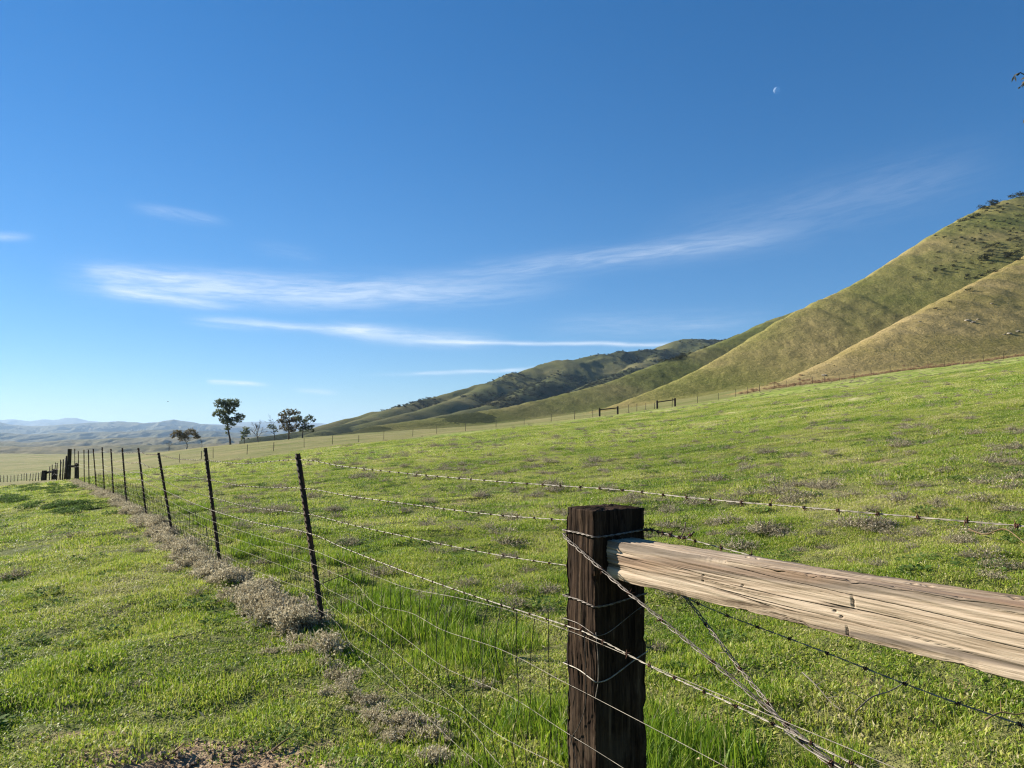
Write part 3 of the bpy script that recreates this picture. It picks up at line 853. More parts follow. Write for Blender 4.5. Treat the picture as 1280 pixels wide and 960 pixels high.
def weed_drift():
    rng = np.random.default_rng(31)
    line = [np.array([.1, 3.2, 0])] + [p[0] for p in TPOS]
    pts = []
    for i in range(1, len(line) - 1):
        a, b = line[i], line[i + 1]; L = np.linalg.norm(b - a)
        for q in range(int(L * (17 if i < 4 else 14))):
            f = rng.random(); p = a + (b - a) * f
            cl = 0.7 + .6 * float(fbm(np.array(p[0] * .9), np.array(p[1] * .9), 2, 201))
            if rng.random() > cl + .22: continue
            off = abs(rng.normal(0.0, .11)) * (1 if rng.random() < .75 else -.5) + .05
            pts.append((p[0] + NRM[0] * off, p[1] + NRM[1] * off, (.40 + .50 * rng.random()) * (0.75 + .35 * cl), rng.uniform(0, .06) * (1 - min(1, abs(off) / .4))))
    # the heap against the nearest post
    for q in range(46):
        f = rng.normal(.16, .17); p = line[1] + (line[2] - line[1]) * f; off = .14 + abs(rng.normal(0, .11))
        pts.append((p[0] + NRM[0] * off, p[1] + NRM[1] * off, rng.uniform(.55, .9), rng.uniform(0, .12) * (1 - min(1, abs(off - .18) / .4))))
    # looser scraps nearer the camera
    for px, py, n in ((378, 800, 12), (400, 815, 12), (415, 835, 9), (425, 855, 7), (440, 850, 7), (408, 868, 6), (440, 880, 5), (455, 885, 8), (465, 905, 6), (510, 920, 6), (530, 925, 5), (480, 890, 6), (500, 905, 7), (480, 930, 4), (545, 935, 9), (555, 955, 6), (540, 960, 5), (690, 935, 4), (610, 855, 2), (365, 800, 8), (345, 806, 2), (590, 958, 3), (520, 912, 4)):
        for q in range(max(1, int(n * .6))):
            g = ground_at(px + rng.normal(0, 7), py + rng.normal(0, 8))
            pts.append((g[0], g[1], rng.uniform(.25, .50), 0.0))
    A = np.array(pts); n = len(A)
    C = src_collection('drift_clump', DRIFT_ME)
    scatter('tumbleweed_drift', np.stack([A[:, 0], A[:, 1], gz(A[:, 0], A[:, 1]) + A[:, 3] - .01], -1),
            np.stack([rng.normal(0, .35, n), rng.normal(0, .35, n), rng.random(n) * 6.3], -1), np.stack([A[:, 2]] * 3, -1), rng.integers(0, 5, n), C,
            kind='stuff', label='bleached tumbleweed drift heaped along the foot of the wire fence', category='dry weeds')
weed_drift()

def leafy_patches():
    rng = np.random.default_rng(37)
    def mesh():
        n = 260; r = .32 * np.sqrt(rng.random(n)); a = rng.random(n) * 2 * PI
        P = np.stack([r * np.cos(a), r * np.sin(a), .02 + .13 * rng.random(n) * (1 - (r / .34) ** 2)], -1)
        A = rng.normal(0, 1, (n, 3)); A[:, 2] *= .4; A /= np.linalg.norm(A, axis=1, keepdims=True)
        B = np.cross(A, np.array([0, 0, 1.0]) + rng.normal(0, .35, (n, 3))); B /= np.linalg.norm(B, axis=1, keepdims=True)
        s = (.018 + .022 * rng.random(n))[:, None]
        V = np.stack([P - A * s, P + B * s * .6, P + A * s, P - B * s * .6], 1).reshape(-1, 3)
        F = np.arange(n)[:, None] * 4 + np.array([[0, 1, 2, 3]])
        return new_mesh('leafy_forb', V, F, False, {'tint': np.repeat(rng.random(n), 4)}, [M_DKLEAF])
    C = src_collection('forb_clump', [mesh() for _ in range(3)])
    spots = [(60, 610, 70, 10, 'dark leafy weed patch on the far left knoll below the corner post'),
             (85, 634, 55, 9, 'dark leafy weed patch in the turf just left of the weed drift'),
             (10, 625, 26, 5, 'dark leafy weed patch cut by the left edge of the picture')]
    for px, py, wx, wy, lab in spots:
        P = []
        while len(P) < 70:
            g = ground_at(px + rng.normal(0, wx * .45), py + rng.normal(0, wy * .45))
            if g is not None and g[1] < 48: P.append(g)
        P = np.array(P); n = len(P); s = rng.uniform(.35, .95, n) * (1.0 if P[:, 1].mean() > 12 else .45)
        hs = 1.0 if P[:, 1].mean() > 12 else .6
        scatter('leafy_weed_patch', np.stack([P[:, 0], P[:, 1], gz(P[:, 0], P[:, 1])], -1), np.stack([0 * s, 0 * s, rng.random(n) * 6], -1), np.stack([s, s, s * hs], -1),
                rng.integers(0, 3, n), C, kind='stuff', label=lab, category='weeds')
leafy_patches()

def rosettes():
    rng = np.random.default_rng(39)
    def mesh(n, r0, h):
        r = r0 * np.sqrt(rng.random(n)); a = rng.random(n) * 2 * PI
        P = np.stack([r * np.cos(a), r * np.sin(a), .004 + h * rng.random(n) * (1 - (r / r0) ** 2 * .7)], -1)
        A = np.stack([np.cos(a), np.sin(a), rng.normal(.2, .35, n)], -1); A /= np.linalg.norm(A, axis=1, keepdims=True)
        B = np.cross(A, np.array([0, 0, 1.0]) + rng.normal(0, .3, (n, 3))); B /= np.linalg.norm(B, axis=1, keepdims=True)
        s = (.010 + .014 * rng.random(n))[:, None]
        V = np.stack([P - A * s, P + B * s * .55, P + A * s, P - B * s * .55], 1).reshape(-1, 3)
        F = np.arange(n)[:, None] * 4 + np.array([[0, 1, 2, 3]])
        return new_mesh('rosette', V, F, False, {'tint': np.repeat(rng.random(n), 4)}, [M_DKLEAF])
    C = src_collection('rosette', [mesh(70, .10, .045), mesh(110, .15, .06), mesh(90, .20, .03)])
    X, Y = jitter_points(2.5, 26, .42)
    c = fbm(X * .45, Y * .45, 3, 301)
    k = (RNG.random(len(X)) < np.clip(.12 + .75 * c, .03, .8)) & (soil_mask(X, Y) < .3)
    X, Y = X[k], Y[k]; n = len(X); s = rng.uniform(.5, 1.5, n)
    scatter('broadleaf_weeds', np.stack([X, Y, gz(X, Y) + .012], -1), normals_rot(X, Y, .2), np.stack([s, s, s], -1), rng.integers(0, 3, n), C, kind='stuff',
            label='small dark green broad leaved weeds mixed into the turf', category='weeds')
rosettes()

def litter():
    rng = np.random.default_rng(41)
    n = 520
    Y = 2.4 + 8 * rng.random(n) ** 1.3; u = rng.uniform(-.75, .75, n); X = u * Y
    Z = gz(X, Y) + .02 + .035 * rng.random(n)
    P = np.stack([X, Y, Z], -1)
    A = rng.normal(0, 1, (n, 3)); A[:, 2] *= .3; A /= np.linalg.norm(A, axis=1, keepdims=True)
    B = np.cross(A, np.array([0, 0, 1.0]) + rng.normal(0, .3, (n, 3))); B /= np.linalg.norm(B, axis=1, keepdims=True)
    L = (.008 + .025 * rng.random(n) ** 2.5)[:, None]; W = (.003 + .006 * rng.random(n))[:, None]
    V = np.stack([P - A * L, P + B * W + [0, 0, .004], P + A * L, P - B * W + [0, 0, .003]], 1).reshape(-1, 3)
    F = np.arange(n)[:, None] * 4 + np.array([[0, 1, 2, 3]])
    me = new_mesh('litter', V, F, False, {'tint': np.repeat(rng.random(n), 4)}, [M_LITTER])
    link('leaf_litter', me, kind='stuff', label='pale dead leaf scraps strewn through the near grass', category='leaf litter')
    # crumbs of soil on the bare patch
    mb = MB()
    ico = np.array([(0, 0, 1), (.9, 0, .3), (.28, .85, .3), (-.72, .53, .3), (-.72, -.53, .3), (.28, -.85, .3), (0, 0, -.6)])
    fi = [(0, 1, 2), (0, 2, 3), (0, 3, 4), (0, 4, 5), (0, 5, 1), (6, 2, 1), (6, 3, 2), (6, 4, 3), (6, 5, 4), (6, 1, 5)]
    for q in range(900):
        x = -1.50 + rng.normal(0, .34); y = 3.86 + rng.normal(0, .22)
        if soil_mask(np.array(x), np.array(y)) < .4: continue
        s = .004 + .014 * rng.random() ** 3
        mb.add(ico * s * rng.uniform(.7, 1.3, (7, 3)) + [x, y, gzf(x, y) + s * .2], None, fi)
    link('soil_clods', mb.mesh('clods', [m_simple('soil_clod', [(0.35, (0.165, 0.108, 0.062)), (0.65, (0.42, 0.305, 0.19))], 9)], False),
         kind='stuff', label='brown crumbs of bare soil at the near edge of the turf', category='soil')
litter()

# ------------------------------------------------------------------ near wire fence
def barb(mb, p, T, rng, s=1.0, mat=1):
    T = T / np.linalg.norm(T)
    A = np.cross(T, rng.normal(0, 1, 3)); A /= np.linalg.norm(A); B = np.cross(T, A)
    th = np.linspace(0, 2.2 * 2 * PI, 15)
    r = .0048 * s
    coil = p + T * ((th / th[-1] - .5) * .011 * s)[:, None] + r * (np.cos(th)[:, None] * A + np.sin(th)[:, None] * B)
    mb.tube(coil, .0018 * s, 4, mat)
    for q in range(4):
        a = rng.random() * 2 * PI; d = math.cos(a) * A + math.sin(a) * B + T * rng.normal(0, .5)
        d /= np.linalg.norm(d); o = p + T * (rng.random() - .5) * .012 * s
        mb.tube([o, o + d * .010 * s, o + d * .020 * s], [.0016 * s, .0014 * s, .0004 * s], 4, mat)

def strand(mb, path, twist=True, r=.0016, pitch=.085, barbs=.125, rng=None, near=8.0, bs=1.0, rb=None):
    """two wires twisted together with barbs, finer where it runs close to the camera"""
    P = catmull(path, .012)
    D = P[:, 1]
    s = np.concatenate([[0], np.cumsum(np.linalg.norm(np.diff(P, axis=0), axis=1))])
    T = np.gradient(P, axis=0); T /= np.linalg.norm(T, axis=1, keepdims=True)
    A = np.cross(T, [0, 0, 1.0]); A /= np.linalg.norm(A, axis=1, keepdims=True); B = np.cross(A, T)
    if twist:
        ph = s / pitch * 2 * PI
        off = (A * np.cos(ph)[:, None] + B * np.sin(ph)[:, None]) * r * 1.02
        for sg in (1, -1): mb.tube(P + sg * off, r, 4)
    else:
        mb.tube(P, r, 5)
    if barbs:
        q = rng.random() * barbs
        while q < s[-1]:
            i = int(np.searchsorted(s, q)); i = min(i, len(P) - 1)
            barb(mb, P[i], T[i], rng, bs, 1)
            q += barbs * rng.uniform(.92, 1.08)

def tpost_mesh(h, mat):
    mb = MB()
    # flange, stem and the studs up the face of the flange
    mb.box((-.019, -.0035, -.25), (.019, .0035, h))
    mb.box((-.0035, .0035, -.25), (.0035, .034, h - .002))
    z = .12
    while z < h - .03:
        mb.box((-.009, -.0105, z), (.009, -.0035, z + .018)); z += .052
    return mb.mesh('t_post', [mat], False)

FENCE_REL = [1.365, 1.13, .92, .77]      # barbed strands above the ground at the T-posts
NET_REL = [.635, .52, .40, .28, .15, .05]
def near_fence():
    rng = np.random.default_rng(43)
    root = thing('wire_fence', 'barbed wire and netting fence on leaning rusty steel posts running off to the far left', 'fence', (TPOS[0][0][0], TPOS[0][0][1], TPOS[0][0][2]))
    base = np.array(root.location)
    lean_pts = []
    for (b, tp) in TPOS:
        v = tp - b; h = np.linalg.norm(v)
        o = link('steel_post', tpost_mesh(h, M_TPOST), root)
        q = Vector(v).to_track_quat('Z', 'Y').to_matrix()
        # flange faces the camera's side of the fence
        zz = Vector(v).normalized(); yy = Vector(-NRM); yy = (yy - zz * yy.dot(zz)).normalized(); xx = yy.cross(zz)
        M = Matrix((xx, yy, zz)).transposed().to_4x4(); M.translation = Vector(b - base)
        o.matrix_basis = M
        lean_pts.append((b, v / h, h))
    def on(i, rel, side):
        b, d, h = lean_pts[i]
        return b + d * min(rel, h - .02) + NRM * side
    P0 = POST_C
    # heights of the strands at the big post and past it (along DIR)
    postz = [1.372, 1.238, 1.045, .875]; endz = [1.400, 1.200, .955, .828]
    for k in range(4):
        side = -.125 if k < 3 else .124
        path = []
        for i in range(len(lean_pts) - 1, -1, -1):
            path.append(on(i, FENCE_REL[k], .014 if k == 3 else -.012) - base)
            if i > 0:   # sag between posts
                m = (on(i, FENCE_REL[k], 0) + on(i - 1, FENCE_REL[k], 0)) / 2; m[2] -= .015 + .02 * rng.random(); path.append(m - base)
        a = on(0, FENCE_REL[k], 0); c = P0 + NRM * side + [0, 0, postz[k]]
        for f in (.25, .5, .75):
            m = a + (c - a) * f + NRM * 0; m[2] -= .022 * math.sin(f * PI) + rng.normal(0, .004); path.append(m - base)
        path.append(c - base - DIR * .11)
        path.append(c - base + DIR * .11)
        for t in (.45, .8, 1.25, 1.7, 2.35):
            m = P0 + NRM * side + DIR * t; m[2] = postz[k] + (endz[k] - postz[k]) * min(1, t / 1.3) + rng.normal(0, .003) - .012 * math.sin(min(1, t / 2.35) * PI); path.append(m - base)
        # only the near spans need the twist; beyond 15 m a plain wire
        far = [p for p in path if p[1] + base[1] > 14.5]; nr = [p for p in path if p[1] + base[1] <= 14.5]
        nr = [far[-1]] + nr
        mb = MB()
        strand(mb, nr, True, .0012 if k != 3 else .0015, .085, .125, rng, bs=.85)
        PF = catmull(far, .25); mb.tube(PF, .0026, 4)
        sF = np.concatenate([[0], np.cumsum(np.linalg.norm(np.diff(PF, axis=0), axis=1))])
        q = 0.0
        while q < sF[-1]:
            i = min(int(np.searchsorted(sF, q)), len(PF) - 1); p = PF[i]
            dv = rng.normal(0, 1, 3); dv *= .018 / np.linalg.norm(dv)
            if p[1] + base[1] < 24: mb.tube([p - dv, p + dv], .0035, 3, 1)
            q += .16
        link('barbed_wire', mb.mesh('barbed_wire', [M_WIRE, M_BARB]), root)
    # woven netting below
    pz = [.86, .665, .485, .35, .20, .09]; ez = [.845, .655, .47, .33, .19, .08]
    mb = MB(); hp = []
    for k in range(6):
        path = []
        for i in range(7, -1, -1):
            path.append(on(i, NET_REL[k], .016) - base)
            if i > 0:
                m = (on(i, NET_REL[k], 0) + on(i - 1, NET_REL[k], 0)) / 2 + rng.normal(0, .01, 3); m[2] -= .02; path.append(m - base)
        a = on(0, NET_REL[k], 0); c = P0 + NRM * .124 + [0, 0, pz[k]]
        for f in (.14, .28, .42, .56, .7, .85):
            m = a + (c - a) * f; m[2] += -.028 * math.sin(f * PI) + rng.normal(0, .015); m += NRM * rng.normal(0, .016); path.append(m - base)
        path += [c - base - DIR * .11, c - base + DIR * .11]
        for t in (.5, .9, 1.4, 2.35):
            m = P0 + NRM * .122 + DIR * t; m[2] = pz[k] + (ez[k] - pz[k]) * t + rng.normal(0, .004); path.append(m - base)
        Pn = catmull(path, .05)
        hp.append(Pn)
        mb.tube(Pn, .0011 if k else .0013, 4)
    # stays: from the lowest to the topmost line wire
    S = hp[0]; sl = np.concatenate([[0], np.cumsum(np.linalg.norm(np.diff(S, axis=0), axis=1))])
    tot = sl[-1]; q = .05
    vm = MB()
    while q < tot - 2.55:
        i = int(np.searchsorted(sl, q)); p = S[i]
        pts = []
        for k in range(6):
            j = int(np.argmin(np.hypot(hp[k][:, 0] - p[0], hp[k][:, 1] - p[1])))
            pts.append(hp[k][j] + rng.normal(0, .008, 3) * [1, 1, 0])
        pts[0] = pts[0] + [0, 0, .012 + .05 * rng.random() ** 3]
        vm.tube(catmull(pts, .06), 0.0019 if p[1] + base[1] < 9 else .0026, 3)
        q += .152
    link('line_wires', mb.mesh('line_wires', [M_LINE]), root)
    link('stay_wires', vm.mesh('stay_wires', [M_NET]), root)
    return root
near_fence()

# ------------------------------------------------------------------ timber brace: post, rail, far post, cables
def timber(name, L, W, H, mat, nL, nW, nH, disp, axis='x', crack=False, taper=None, round_=.008):
    """a squared timber, long in local x, whose four sides are displaced by the grain; ends closed"""
    # cross-section loop
    sec = []
    def side(a, b, n):
        for i in range(n): sec.append((a[0] + (b[0] - a[0]) * i / n, a[1] + (b[1] - a[1]) * i / n))
    w, h = W / 2, H / 2
    side((-w, -h), (w, -h), nW); side((w, -h), (w, h), nH); side((w, h), (-w, h), nW); side((-w, h), (-w, -h), nH)
    sec = np.array(sec); K = len(sec)
    xs = np.linspace(0, L, nL)
    nrm = sec / np.array([w, h]); m = np.abs(nrm).max(1, keepdims=True)
    N2 = np.where(np.abs(nrm) >= m - 1e-6, np.sign(nrm), 0); N2 = N2 / np.linalg.norm(N2, axis=1, keepdims=True)
    X = np.repeat(xs[:, None], K, 1); Yc = np.repeat(sec[None, :, 0], nL, 0).copy(); Zc = np.repeat(sec[None, :, 1], nL, 0).copy()
    if taper is not None: Zc *= np.interp(xs, taper[0], taper[1])[:, None]
    arc = np.linspace(0, 1, K, endpoint=False)[None, :] * (2 * (W + H))
    aY = np.where(np.abs(N2[None, :, 0]) > .5, Zc, Yc)       # coordinate across the grain on each side
    d, cr = disp(X, Yc, Zc, aY, np.repeat(N2[None, :, 0], nL, 0), np.repeat(N2[None, :, 1], nL, 0))
    # wear along the long edges
    ed = np.minimum(w - np.abs(Yc), h - np.abs(Zc / (np.interp(xs, taper[0], taper[1])[:, None] if taper is not None else 1)))
    corner = np.exp(-((w - np.abs(sec[:, 0])) + (h - np.abs(sec[:, 1]))) / round_)[None, :]
    chip = np.clip(fbm(X * 9, np.sign(Yc) * 3 + np.sign(Zc) * 7 + X * 0, 4, 211) * .7 + .25, 0, 1.5)
    big = sstep(.18, .55, fbm(X * 6.5 + 3, np.sign(Yc) * 5 + np.sign(Zc) * 11 + X * 0, 3, 215)) * (.6 + .8 * np.abs(fbm(X * 40, X * 0 + 2, 2, 217)))
    d = d - corner * round_ * (.35 + 1.0 * chip) - np.exp(-((w - np.abs(sec[:, 0])) + (h - np.abs(sec[:, 1]))) / (round_ * 1.6))[None, :] * round_ * .9 * big
    Yc = Yc + d * N2[None, :, 0]; Zc = Zc + d * N2[None, :, 1]
    V = np.stack([X, Yc, Zc], -1).reshape(-1, 3)
    i = np.arange(nL - 1)[:, None]; j = np.arange(K)[None]
    F = np.stack([i * K + j, i * K + (j + 1) % K, (i + 1) * K + (j + 1) % K, (i + 1) * K + j], -1).reshape(-1, 4)[:, ::-1]
    # end caps: shrinking rings so that the ends are rough, not flat fans
    caps4 = []; n0 = len(V); VV = [V]; CR = [cr.ravel()]; F4 = [F]
    for end in (0, nL - 1):
        prev = end * K + np.arange(K)
        base = V[prev]; c = base.mean(0)
        for f in (.8, .55, .3, .08):
            ring = c + (base - c) * f; ring[:, 0] += (.006 * fbm(ring[:, 1] * 45, ring[:, 2] * 45, 4, 221)) + (.004 if end else -.004) * (1 - f)
            VV.append(ring); CR.append(np.full(K, .0)); idx = n0 + np.arange(K); n0 += K
            q = np.stack([prev, np.roll(prev, -1), np.roll(idx, -1), idx], -1)
            F4.append(q if end == 0 else q[:, ::-1]); prev = idx
        VV.append(c[None]); CR.append(np.zeros(1))
        caps4.append(np.stack([prev, np.roll(prev, -1), np.full(K, n0)], -1) if end == 0 else np.stack([np.roll(prev, -1), prev, np.full(K, n0)], -1)); n0 += 1
    return new_mesh(name, np.vstack(VV), [np.vstack(F4), np.vstack(caps4)], True, {'crack': np.concatenate(CR)}, [mat])

def rail_disp(X, Y, Z, a, ny, nz):
    sid = ny * 3.1 + nz * 7.7
    g = a + .030 * X + .003 * fbm(X * 1.6, sid, 3, 231)                # grain wanders along the rail
    fine = .0016 * fbm(X * 2.0, g * 95 + sid * 10, 4, 233)
    broad = .004 * fbm(X * 1.3, g * 16 + sid * 10, 3, 235)
    ln = fbm(X * .7, g * 30 + sid * 10, 2, 237)
    cr = 1 - sstep(.0, .075, np.abs(ln - .18)); cr = cr * sstep(-.1, .25, fbm(X * 1.7, g * 6 + sid, 2, 239))
    ln2 = fbm(X * .6 + 5, g * 60 + sid * 10, 2, 241)
    cr2 = (1 - sstep(0, .06, np.abs(ln2))) * sstep(.0, .3, fbm(X * 2.3, g * 9 + sid, 2, 243))
    d = fine * 1.3 + broad - .0075 * cr - .0035 * cr2
    # checks, nail holes and gouges on the near side and the top
    for (cx, cz, lx, lz) in ((1.02, .018, .0030, .017), (1.0, -.058, .0028, .014), (.965, -.014, .0045, .0035), (.985, -.024, .004, .0035), (.50, .010, .004, .0035), (.50, -.006, .0035, .0035), (.66, .004, .0035, .0035)):
        m = np.exp(-(((X - cx) / lx) ** 2 + ((a - cz) / lz) ** 2) ** 2) * (ny < -.5)
        d = d - .006 * m; cr = np.maximum(cr, m * .8)
    for (cx, cy, lx, ly) in ((.62, .02, .035, .004), (1.16, .0, .035, .005), (1.38, .01, .030, .006), (.92, .02, .015, .003)):
        m = np.exp(-(((X - cx) / lx) ** 2 + ((a - cy - .006 * np.sin((X - cx) * 160)) / ly) ** 2) ** 2) * (nz > .5)
        d = d - .010 * m; cr = np.maximum(cr, m * .9)
    return d, np.clip(cr * .75 + cr2 * .45, 0, 1)

def post_disp(X, Y, Z, a, ny, nz):
    sid = ny * 3.1 + nz * 7.7
    g = a + .008 * fbm(X * 3, sid, 3, 251)
    d = .0026 * fbm(X * 2.4, g * 70 + sid * 9, 4, 253) + .0065 * fbm(X * 1.6, g * 12 + sid * 9, 3, 255) + .004 * fbm(X * 7, g * 9 + sid, 3, 256)
    ln = fbm(X * .9, g * 26 + sid * 9, 3, 257)
    cr = (1 - sstep(0, .07, np.abs(ln - .1))) * sstep(-.1, .25, fbm(X * 2.1, g * 6 + sid, 2, 259))
    return d - .006 * cr, cr * .8

def timber_brace():
    rng = np.random.default_rng(47)
    MP = m_postwood(); MR = m_railwood()
    z0 = gzf(POST_C[0], POST_C[1])
    root = thing('timber_brace', 'dark square timber fence post with a pale weathered rail and twisted bracing wire', 'fence brace', (POST_C[0], POST_C[1], z0))
    base = np.array(root.location)
    def post(top):
        h = top - z0 + .3
        me = timber('post', h, .187, .234, MP, 300, 60, 74, post_disp, round_=.012)
        o = link('post', me, root)
        # local x up, local y along the fence, local z across it
        M = Matrix((Vector((0, 0, 1)), Vector(DIR), Vector(NRM))).transposed().to_4x4()
        # keep it right-handed
        if M.to_3x3().determinant() < 0: M = Matrix((Vector((0, 0, 1)), Vector(DIR), Vector(-NRM))).transposed().to_4x4()
        return o, M
    o, M = post(1.316); M.translation = Vector((0, 0, -.3)); o.matrix_basis = M
    o2, M2 = post(1.30); M2.translation = Vector(DIR * 2.55 + [0, 0, -.3]); o2.matrix_basis = M2
    # post texture wants local z up: the material reads the object's own x axis as height, handled by rotating the mesh instead
    rl = timber('rail', 2.37, .128, .15, MR, 620, 56, 120, rail_disp, taper=([0, .2, .75, 1.45, 2.4], [.90, .91, .92, 1.02, 1.05]), round_=.007)
    r = link('rail', rl, root)
    a = POST_C + DIR * .088 + [0, 0, 1.143]; b = POST_C + DIR * 2.46 + [0, 0, 1.190]
    xx = Vector(b - a).normalized(); zz = Vector((0, 0, 1)); yy = zz.cross(xx).normalized(); zz = xx.cross(yy)
    M = Matrix((xx, yy, zz)).transposed().to_4x4(); M.translation = Vector(a - base); r.matrix_basis = M
    def P(t, n, z): return POST_C + DIR * t + NRM * n + np.array([0, 0, z]) - base
    # brace cable: two halves of a loop round the head of the post, twisted together towards the foot of the next post
    def cable(name, pts, rr, nst=3, pitch=.10, spread=.0045, seed=0, mat=M_OLDWIRE):
        C = catmull(pts, .012); s = np.concatenate([[0], np.cumsum(np.linalg.norm(np.diff(C, axis=0), axis=1))])
        T = np.gradient(C, axis=0); T /= np.linalg.norm(T, axis=1, keepdims=True)
        A = np.cross(T, [0, 0, 1.0]); A /= np.linalg.norm(A, axis=1, keepdims=True) + 1e-9; B = np.cross(A, T)
        mb = MB(); rg = np.random.default_rng(seed)
        for k in range(nst):
            ph = s / pitch * 2 * PI + k * 2 * PI / nst
            sp = spread * (1 + .5 * perlin(s * 6, s * 0 + k * 3.3, 5))
            mb.tube(C + (A * np.cos(ph)[:, None] + B * np.sin(ph)[:, None]) * sp[:, None], rr, 5)
        q = .1
        while q < s[-1]:
            i = int(np.searchsorted(s, q)); barb(mb, C[min(i, len(C) - 1)], T[min(i, len(C) - 1)], rg, 1.0, 1); q += .22 * rg.uniform(.7, 1.3)
        return link(name, mb.mesh(name, [mat, M_BARB]), root)
    cable('brace_cable', [P(-.10, .0, 1.215), P(-.104, .10, 1.216), P(-.085, .126, 1.205), P(.0, .127, 1.175), P(.11, .128, 1.135), P(.30, .126, 1.065), P(.66, .122, .945), P(1.0, .105, .815), P(1.5, .07, .63), P(2.42, .04, .26)], .0018, 3, .16, .0046, 3)
    cable('brace_cable', [P(-.10, .0, 1.225), P(-.09, -.12, 1.225), P(.05, -.13, 1.17), P(.31, -.12, 1.02), P(.52, -.06, .935), P(.735, .0, .852), P(.98, .09, .800), P(1.5, .055, .615), P(2.42, .03, .25)], .0018, 3, .13, .0048, 5)
    # bands of wire round the post
    def band(z, dz, r=.0024, tw=True, seed=1, mat=M_OLDWIRE, n0=-.122):
        w, h = .0935 + .006, .117 + .006
        pts = [P(-w, n0, z + dz * .2), P(-w, .06, z), P(-w, h - .004, z), P(-w + .01, h + .001, z), P(0, h + .001, z + .001), P(w - .01, h + .001, z - dz * .2), P(w + .001, h - .01, z - dz * .3), P(w + .003, .06, z - dz * .2), P(w + .004, -.05, z + dz * .6), P(w + .004, -.115, z + dz)]
        C = catmull(pts, .008); mb = MB()
        if tw:
            s = np.concatenate([[0], np.cumsum(np.linalg.norm(np.diff(C, axis=0), axis=1))])
            ph = s / .06 * 2 * PI
            for sg in (0, PI):
                off = np.stack([np.cos(ph + sg) * NRM[0], np.cos(ph + sg) * NRM[1], np.sin(ph + sg)], -1) * .0022
                mb.tube(C + off, .0020, 5)
        else: mb.tube(C, r, 5)
        link('tie_wire', mb.mesh('tie_wire', [mat]), root)
    band(1.228, .01, seed=2); band(.985, .02, seed=3); band(.735, .06, .0026, False, 4, M_WIRE); band(.90, .07, .0016, False, 5)
    def loose(pts, r=.0015, mat=M_OLDWIRE):
        mb = MB(); mb.tube(catmull(pts, .01), r, 4); link('tie_wire', mb.mesh('tie_wire', [mat]), root)
    loose([P(-.06, .126, .87), P(-.066, .128, .76), P(-.05, .128, .66), P(-.07, .128, .55), P(-.04, .129, .47), P(.01, .128, .36), P(.05, .127, .26)], .0016, M_NET)
    loose([P(.04, .126, .875), P(.05, .127, .74), P(.045, .127, .62), P(.0, .128, .53), P(-.04, .128, .48), P(-.06, .128, .40), P(-.02, .128, .30)], .0014, M_NET)
    loose([P(.10, .117, .89), P(.105, .112, .80), P(.104, .112, .72), P(.098, .120, .66)], .0016)
    # a knot of barbed ends behind the top of the rail
    mb = MB(); rg = np.random.default_rng(9)
    pth = [P(.10, -.10, 1.235), P(.17, -.085, 1.245), P(.26, -.08, 1.24), P(.34, -.085, 1.238), P(.40, -.075, 1.265)]
    strand(mb, pth, True, .0020, .06, .035, rg, bs=1.0)
    mb.tube(catmull([P(.33, -.08, 1.24), P(.36, -.07, 1.275), P(.375, -.06, 1.295)], .01), .0024, 5)
    link('barbed_end', mb.mesh('barbed_end', [M_OLDWIRE, M_BARB]), root)
    # second wire leaving the knot of the cable
    mb = MB(); rg = np.random.default_rng(10)
    strand(mb, [P(.93, .115, .825), P(1.0, .11, .80), P(1.10, .112, .79), P(1.24, .115, .775), P(1.6, .11, .73), P(2.4, .10, .66)], False, .0022, .085, .15, rg, bs=1.1)
    link('barbed_end', mb.mesh('barbed_end', [M_WIRE, M_BARB]), root)
timber_brace()

# ------------------------------------------------------------------ far fences
def plain_post(mb, p, h, w=.05, lean=(0, 0)):
    p = np.array(p); mb.tube([p - [0, 0, .2], p + [lean[0] * h, lean[1] * h, h]], w / 2, 6)

def far_fence(name, label, posts, hs, wires, mat, w=.055, group=None, names='steel_post'):
    rng = np.random.default_rng(len(posts))
    root = thing(name, label, 'fence', tuple(posts[0]), group)
    b = np.array(posts[0])
    for p, h in zip(posts, hs):
        mb = MB(); plain_post(mb, np.array(p) - b, h, w * rng.uniform(.85, 1.25), rng.normal(0, .035, 2))
        link(names, mb.mesh(names, [mat], True), root)
    for zr in wires:
        mb = MB()
        mb.tube([np.array(p) - b + [0, 0, zr] for p in posts], .006, 3)
        link('wire', mb.mesh('wire', [M_OLDWIRE]), root)

def on_line(pxs, Ys, n):
    out = []
    tt = np.linspace(0, 1, n); px = np.interp(tt, np.linspace(0, 1, len(pxs)), pxs); Y = np.interp(tt, np.linspace(0, 1, len(Ys)), Ys)
    for a, y in zip(px, Y):
        x = (a - 640) / 960 * y; out.append((x, y, gzf(x, y)))
    return out

# hillside fence: foot pixels of the posts read off the photograph
hp = [226, 253, 268, 310, 343, 381, 416, 449, 480, 516, 546, 582, 620, 655, 689, 718, 741, 786, 796, 807, 818, 840, 872, 898, 920, 935, 950, 968, 984, 1001, 1016, 1032, 1050, 1069, 1090, 1115, 1140, 1162, 1182, 1207, 1232, 1257, 1283, 1310]
hY = np.interp(hp, [226, 310, 416, 546, 640, 760, 833, 960, 1100, 1280, 1320], [104, 105, 112, 128, 130, 128, 127, 140, 147, 152, 153])
posts = [((a - 640) / 960 * y, y, gzf((a - 640) / 960 * y, y)) for a, y in zip(hp, hY)]
far_fence('hillside_fence', 'thin wire fence of small posts along the foot of the hills behind the pasture', posts, np.random.default_rng(3).uniform(1.15, 1.5, len(posts)), (.5, .85, 1.2), M_DARKPOST, .075)
